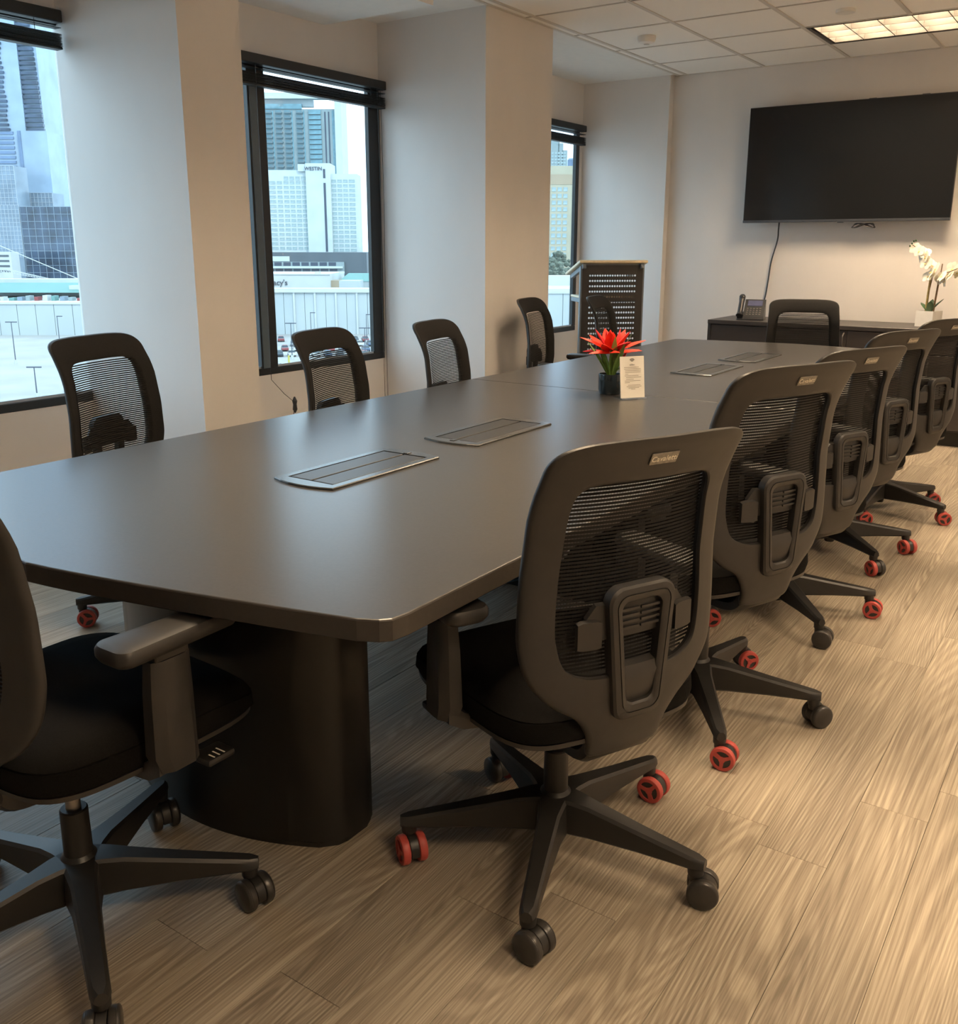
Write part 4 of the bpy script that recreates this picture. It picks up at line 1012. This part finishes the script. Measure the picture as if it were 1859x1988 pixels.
# ---- department store and mall roofs
MM = 330 / 1863.0
def mx_(u): return (u - 440) * MM
zm = lambda v: 1.33 + 0.97 * (479 - v) * MM
st = place('department_store', (440 - 929.5) * MM, 330, 'plain white department store box with dark lettering on its wall', 'building')
xb('box', 'ext_white', mx_(430), mx_(637), 0, 35, GZ, zm(533), st); xb('coping', 'ext_pil', mx_(430), mx_(637.5), -0.3, 0, zm(534.2), zm(532.4), st)
part('lettering', text_mesh("macy's", 2.7, 0.12, 'ext_slit', 'lettering'), st, (mx_(534), -0.2, zm(550) - GZ), (PI / 2, 0, 0))
xb('tan_annex', 'ext_tan', mx_(637), mx_(653), 2, 12, GZ, zm(546), st); xb('low_annex', 'ext_panel', mx_(653), mx_(694), 2, 12, GZ, zm(546.5), st)
for u in (607, 655): xb('roof_unit', 'ext_pil', mx_(u - 4), mx_(u + 4), 5, 9, zm(533), zm(529), st)
gm = place('mall_green_roof', (638 - 929.5) * MM, 348, 'low mall wing with a green hipped roof beside the department store', 'building')
g = B().use('ext_teal'); zz0, zz1 = zm(551) - GZ, zm(535) - GZ
g.loops([[(0, 0, zz0), (26, 0, zz0), (26, 14, zz0), (0, 14, zz0)], [(3, 6, zz1), (24, 6, zz1), (24, 8, zz1), (3, 8, zz1)]]); g.build('hip_roof', gm)
xb('wall', 'ext_panel', 0.2, 25.8, 0.2, 13.8, GZ, zm(551), gm)
xb('white_shed', 'ext_white', 13.5, 17, -3, 2, zm(548), zm(528), gm)
# ---- long panelled wall of the mall, seen past the parked cars
MW = 290 / 1863.0
zw = lambda v: 1.33 + 0.97 * (479 - v) * MW
mw = place('mall_wall', (400 - 929.5) * MW, 290, 'long pale panelled mall wall behind the parked cars', 'building')
mwl = (860 - 400) * MW
xb('roof_deck', 'ext_panel', 0, mwl, 0.8, 13, GZ, zw(563), mw)
pm = {}
k = 0; u = 400
while u < 860:
    wv = 20.6 * MW
    xb('panel', 'ext_panel', (u - 400) * MW + 0.06, (u - 400) * MW + wv - 0.06, 0.15, 0.85, GZ, zw(570), mw)
    if k % 2 == 0: xb('pilaster', 'ext_pil', (u - 400) * MW - 0.28, (u - 400) * MW + 0.28, -0.25, 0.5, GZ, zw(568), mw)
    u += 20.6; k += 1
xb('cornice', 'ext_pil', 0, mwl, -0.45, 0.85, zw(569.5), zw(565), mw)
# ---- wall, teal roofs and towers seen through the first window
ww = place('retail_deck', (-160 - 929.5) * MW, 286, 'pale concrete retail deck with rooftop equipment below the glass towers', 'building')
def wx_(u): return (u + 160) * MW
for i in range(9): xb('panel', 'ext_panel', wx_(-150 + i * 36) + 0.08, wx_(-150 + (i + 1) * 36) - 0.08, 0, 0.8, GZ, zw(590), ww)
xb('roof_deck', 'ext_white', wx_(-150), wx_(178), 0.8, 40, GZ, zw(588), ww); xb('coping', 'ext_pil', wx_(-150), wx_(178), -0.3, 0.8, zw(592), zw(589), ww)
for i in range(13):
    a = -60 + i * 17; xb('roof_unit', ['ext_tower', 'ext_pil', 'ext_grid', 'car_red', 'ext_teal'][i * 3 % 5], wx_(a), wx_(a + rnd.uniform(5, 11)), 8, 11, zw(588), zw(588 - rnd.uniform(5, 11)), ww)
tr = B().use('ext_teal'); a0, a1, z0_, z1_ = wx_(-150), wx_(170), zw(576) - GZ, zw(557) - GZ
tr.loops([[(a0, 22, z0_), (a1, 22, z0_), (a1, 39, z0_), (a0, 39, z0_)], [(a0, 30, z1_), (a1, 30, z1_), (a1, 31, z1_), (a0, 31, z1_)]]); tr.build('hip_roof', ww)
sk = B().use('ext_white').box(wx_(68), wx_(128), 24.5, 27, z0_ + 0.9, z0_ + 2.2).build('skylight', ww)
xb('white_upper_roof', 'ext_white', wx_(-150), wx_(175), 39, 46, GZ, zw(551), ww)
MG = 690 / 1863.0
zg = lambda v: 1.33 + 0.97 * (479 - v) * MG
gt = place('glass_tower', (-80 - 929.5) * MG, 690, 'very tall blue glass tower with dark balcony bands', 'building')
def gx(u): return (u + 24 + 80) * 690 / 1863.0
zG = lambda v: 1.33 + 0.97 * (479 - v) * 690 / 1863.0
xb('shaft', 'ext_bluelt', gx(-120), gx(50), 0, 40, GZ, zG(-140), gt); xb('east_shaft', 'ext_bluelt', gx(36), gx(82), 3, 40, GZ, zG(-140), gt)
xb('glass_facet', 'ext_bluelt', gx(39), gx(91), -2, 30, GZ, zG(262), gt); xb('facet_edge', 'ext_blue', gx(36), gx(42), -2.5, 30, GZ, zG(262), gt)
for i in range(46):
    v = -130 + i * 8.6
    if v < 262:
        xb('balcony_band', 'ext_bluedk', gx(-120), gx(20 + 2 * math.sin(i)), -1.6, 0, zG(v + 4.2), zG(v), gt)
        xb('balcony_band', 'ext_bluedk', gx(42 + max(0, v) * 0.03), gx(72 + max(0, v) * 0.045), 0.5, 3.0, zG(v + 5.4), zG(v), gt)
for i in range(12): xb('blue_band', 'ext_blue', gx(-120), gx(26), -0.8, 0, zG(268 + i * 9.0), zG(263 + i * 9.0), gt)
def glassblock(name, label, u0, u1, v0, v1, d, key, nx_, nz_, linekey='ext_line', lw=0.22):
    m_ = d / 1863.0; r = place(name, (u0 - 929.5) * m_, d, label, 'building')
    wv = (u1 - u0) * m_; z1_ = 1.33 + 0.97 * (479 - v0) * m_; z0_ = max(GZ, 1.33 + 0.97 * (479 - v1) * m_)
    xb('curtain_wall', key, 0, wv, 0, 18, GZ, z1_, r)
    b_ = B().use(linekey)
    for i in range(nx_ + 1): b_.box(wv * i / nx_ - lw / 2, wv * i / nx_ + lw / 2, -0.25, 0.0, z0_ - GZ, z1_ - GZ)
    for i in range(nz_ + 1):
        zz = z0_ + (z1_ - z0_) * i / nz_ - GZ; b_.box(0, wv, -0.2, 0.0, zz - lw / 2, zz + lw / 2)
    b_.build('glazing_grid', r)['kind'] = 'stuff'
    return r
glassblock('office_block', 'gridded pale blue glass office block at the foot of the tall tower', -80, 43, 326, 480, 640, 'ext_grid', 16, 18)
glassblock('office_block', 'lower gridded glass office block beside the dark mirrored block', -80, 44, 400, 500, 600, 'ext_grid', 18, 12)
glassblock('office_block', 'stepped blue glass office block right of the tall tower', 48, 111, 377, 520, 668, 'ext_grid', 9, 16)
glassblock('office_block', 'dark mirrored glass office block above the retail roofs', 46, 150, 403, 545, 600, 'ext_bluedk', 8, 10, 'ext_grid', 0.3)
glassblock('office_block', 'distant pale glass office tower in haze', 97, 150, 288, 400, 800, 'ext_bluelt', 8, 16)
gw = place('parking_garage', (-60 - 929.5) * 560 / 1863, 560, 'small white parking garage with open dark levels', 'building')
m_ = 560 / 1863.0; xb('body', 'ext_white', 0, 78 * m_, 0, 10, GZ, 1.33 + 0.97 * (479 - 490) * m_, gw)
for i in range(4): xb('opening', 'ext_dark', 1, 74 * m_, -0.1, 0.1, 1.33 + 0.97 * (479 - 500 - i * 10) * m_, 1.33 + 0.97 * (479 - 496 - i * 10) * m_, gw)
# construction crane lying over the roofs
cr = place('crane', (-30 - 929.5) * 340 / 1863, 340, 'white lattice crane boom and stay line reaching over the retail roofs', 'crane')
m_ = 330 / 1863.0
def cp(u, v, y=0): return ((u + 30) * m_, y, 1.33 + 0.97 * (479 - v) * m_ - GZ)
B().use('ext_white').tube([cp(-30, 465), cp(150, 545)], 0.16, 6).build('stay_line', cr)
for (va, vb, yy) in ((516, 549, 0), (526, 550, 0), (520, 549.5, 0.9)):
    B().use('ext_white').tube([cp(-30, va, yy), cp(112, vb, yy)], 0.10, 6).build('boom_chord', cr)
lb = B().use('ext_white'); n = 26
for i in range(n):
    ua, ub = -30 + 142 * i / n, -30 + 142 * (i + 1) / n
    top = lambda u: 516 + 33 * (u + 30) / 142
    bot = lambda u: 526 + 24 * (u + 30) / 142
    lb.tube([cp(ua, top(ua)), cp(ub, bot(ub))], 0.07, 5); lb.tube([cp(ub, bot(ub)), cp(ub, top(ub))], 0.07, 5)
lb.build('boom_lacing', cr)['kind'] = 'stuff'
B().use('ext_white').tube([cp(-30, 465), cp(-30, 620)], 0.4, 8).build('mast', cr)
# ---- buildings seen through the window beside the lectern
bh = place('beige_block', (1020 - 929.5) * 520 / 1863, 520, 'beige mid-rise block with small square windows behind bare trees', 'building')
m_ = 520 / 1863.0; zb = lambda v: 1.33 + 0.97 * (479 - v) * m_
xb('body', 'ext_beige', 0, 94 * m_, 0, 20, GZ, zb(325), bh); xb('louvre_band', 'ext_tan', -0.1, 94 * m_ + 0.1, -0.2, 0.1, zb(360), zb(341), bh)
for i in range(11):
    for u in (1050, 1061, 1072, 1083, 1094): win(bh, (u - 1020) * m_, -0.05, zb(369 + i * 12.6), 2.2, 2.1)
sb = place('stepped_tower', (1050 - 929.5) * 900 / 1863, 900, 'distant pale stepped apartment tower behind the beige block', 'building')
m9 = 900 / 1863.0; z9 = lambda v: 1.33 + 0.97 * (479 - v) * m9
for a, b_, v in ((1050, 1081, 275), (1078, 1088, 283), (1086, 1096, 296)):
    xb('shaft', 'ext_tower', (a - 1050) * m9, (b_ - 1050) * m9, 0, 20, GZ, z9(v), sb)
for i in range(6):
    for u in (1068, 1074, 1080, 1086, 1091): win(sb, (u - 1050) * m9, -0.1, z9(301 + i * 6), 2.2, 1.6)
ub = place('blue_tower', (1106 - 929.5) * m9, 950, 'small distant blue glass tower beside the stepped tower', 'building')
xb('shaft', 'ext_blue', 0, 7, 0, 10, GZ, z9(304), ub); xb('crown', 'ext_bluelt', 1, 6, 1, 9, z9(304), z9(301), ub)
lw_ = place('low_store', (1000 - 929.5) * 250 / 1863, 250, 'low white store wall beyond the window beside the lectern', 'building')
m2 = 250 / 1863.0; z2 = lambda v: 1.33 + 0.97 * (479 - v) * m2
for i in range(5): xb('panel', 'ext_panel', i * 4.2 + 0.06, i * 4.2 + 4.14, 0, 1, GZ, z2(568), lw_)
xb('roof_deck', 'ext_white', 0, 21, 1, 30, GZ, z2(562), lw_); xb('parapet', 'ext_pil', 0, 21, -0.3, 1, z2(571), z2(566), lw_)
xb('upper_wall', 'ext_white', 0, 21, 24, 30, GZ, z2(541), lw_)
# ---- trees
ico = bmesh.new(); bmesh.ops.create_icosphere(ico, subdivisions=1, radius=1.0)
ico_v = [v.co[:] for v in ico.verts]; ico_f = [[v.index for v in f.verts] for f in ico.faces]; ico.free()
def tree(lat, d, h, rad, key, label, name='bare_tree', cone=False, n=70):
    r = place(name, lat, d, label, 'tree')
    crown = B().use(key)
    for i in range(n):
        t = rnd.random(); a = rnd.uniform(0, 2 * PI)
        rr = rad * ((1 - t) if cone else math.sin(PI * (0.15 + 0.8 * t))) * math.sqrt(rnd.random()); zz = h * (0.12 + 0.86 * t if cone else 0.35 + 0.6 * t)
        s_ = rad * rnd.uniform(0.10, 0.22)
        crown.add(ico_v, ico_f, Matrix.Translation((rr * math.cos(a), rr * math.sin(a), zz)) @ Matrix.Rotation(rnd.random() * 3, 4, 'X') @ Matrix.Diagonal((s_, s_ * 0.7, s_, 1)))
    crown.build('crown', r); B().use('stem').tube([(0, 0, 0), (0, 0, h * 0.5)], [rad * 0.08, rad * 0.04], 6).build('trunk', r)
for i, (u, h, rad) in enumerate(((1062, 24, 6), (1078, 23, 5.5), (1092, 26, 6), (1106, 25, 5.5))):
    tree((u - 929.5) * 330 / 1863, 322 + i * 15, h, rad, 'ext_tree', 'bare grey tree in the clump in front of the beige block', n=110)
for o in list(C.objects):
    if o.name.startswith('bare_tree'): o['group'] = 'bare trees in front of the beige block'
tree((1085 - 929.5) * 215 / 1863, 215, 5.2, 1.9, 'ext_tree2', 'small green conifer below the low white store wall', 'conifer', True, 60)
# ---- light poles, bollards, cars
def pole(lat, d, h, label, double=False):
    r = place('light_pole', lat, d, label, 'light pole', 'parking lot light poles')
    B().use('pole').tube([(0, 0, 0.8), (0, 0, h)], [0.13, 0.09], 6).build('mast', r); B().use('ext_white').cyl((0, 0, 0), (0, 0, 0.9), 0.35, n=8).build('footing', r)
    B().use('pole').box(-1.3 if double else -0.1, 1.3, -0.15, 0.15, h - 0.1, h + 0.12).build('lamp_head', r)
for u, d, h, db in ((596, 262, 8.5, False), (626, 249.6, 5.2, True), (706, 262.2, 8.0, False), (556, 225, 8.5, True), (702, 218, 8.0, True)):
    pole((u - 929.5) * d / 1863, d, h, 'slim light pole among the parked cars', db)
for u, d, h, db in ((95, 240, 9.0, False), (3, 215, 9.5, True), (97, 172, 8.5, True), (38, 165, 5.5, True)):
    pole((u - 929.5) * d / 1863, d, h, 'slim light pole in the empty part of the lot', db)
for u, d in ((561, 262.5), (716, 249.5), (549, 209.5)):
    r = place('bollard', (u - 929.5) * d / 1863, d, 'tall yellow bollard post in the parking lot', 'bollard', 'yellow bollards')
    B().use('bollard').cyl((0, 0, 0), (0, 0, 2.6), 0.22, n=8).build('post', r); B().use('ext_white').cyl((0, 0, 0), (0, 0, 0.5), 0.4, n=8).build('footing', r)
def car_mesh(key):
    b_ = B().use(key); hw = 0.88
    prof = [(-2.2, 0.35), (-2.25, 0.75), (-1.9, 0.92), (-1.0, 0.98), (1.6, 0.98), (2.15, 0.88), (2.2, 0.4)]
    b_.loops([[(x, y, z) for y, z in prof] for x in (-hw, hw)])
    top = [(-1.75, 0.96), (-0.95, 1.42), (0.55, 1.45), (1.25, 0.97)]
    b_.use('car_glass').loops([[(x * (0.94 if z < 1.2 else 0.78), y, z) for y, z in top] for x in (-hw, hw)])
    b_.use(key).box(-0.64, 0.64, -0.85, 0.5, 1.40, 1.49, 0.02, 1)
    return b_.mesh('body')
wh = B().use('tyre').cyl((-0.11, 0, 0), (0.11, 0, 0), 0.33, n=10).mesh('wheel')
cm = {k: car_mesh(k) for k in ('car_silver', 'car_dark', 'car_white', 'car_red', 'car_blue')}
cn = dict(car_silver='silver', car_dark='dark', car_white='white', car_red='red', car_blue='blue')
for d, l0, l1, jit in ((268, -0.245, -0.095, 0.75), (256, -0.245, -0.095, 0.85), (243, -0.245, -0.095, 0.85), (231, -0.24, -0.10, 0.75), (204, -0.232, -0.205, 1.0)):
    lat = l0 * d
    while lat < l1 * d:
        if rnd.random() < jit:
            k = rnd.choice(['car_silver', 'car_silver', 'car_dark', 'car_white', 'car_white', 'car_red', 'car_blue'])
            r = place('parked_car', lat, d + rnd.uniform(-0.4, 0.4), 'small %s car parked in the lot outside the windows' % cn[k], 'car', 'cars in the parking lot')
            r.rotation_euler.z += rnd.choice([0, PI]) + rnd.uniform(-0.04, 0.04) + (0.9 if d < 210 else 0.25)
            part('body', cm[k], r)
            for sx in (-0.8, 0.8):
                for sy in (-1.4, 1.35): part('wheel', wh, r, (sx, sy, 0.33))
        lat += 3.0
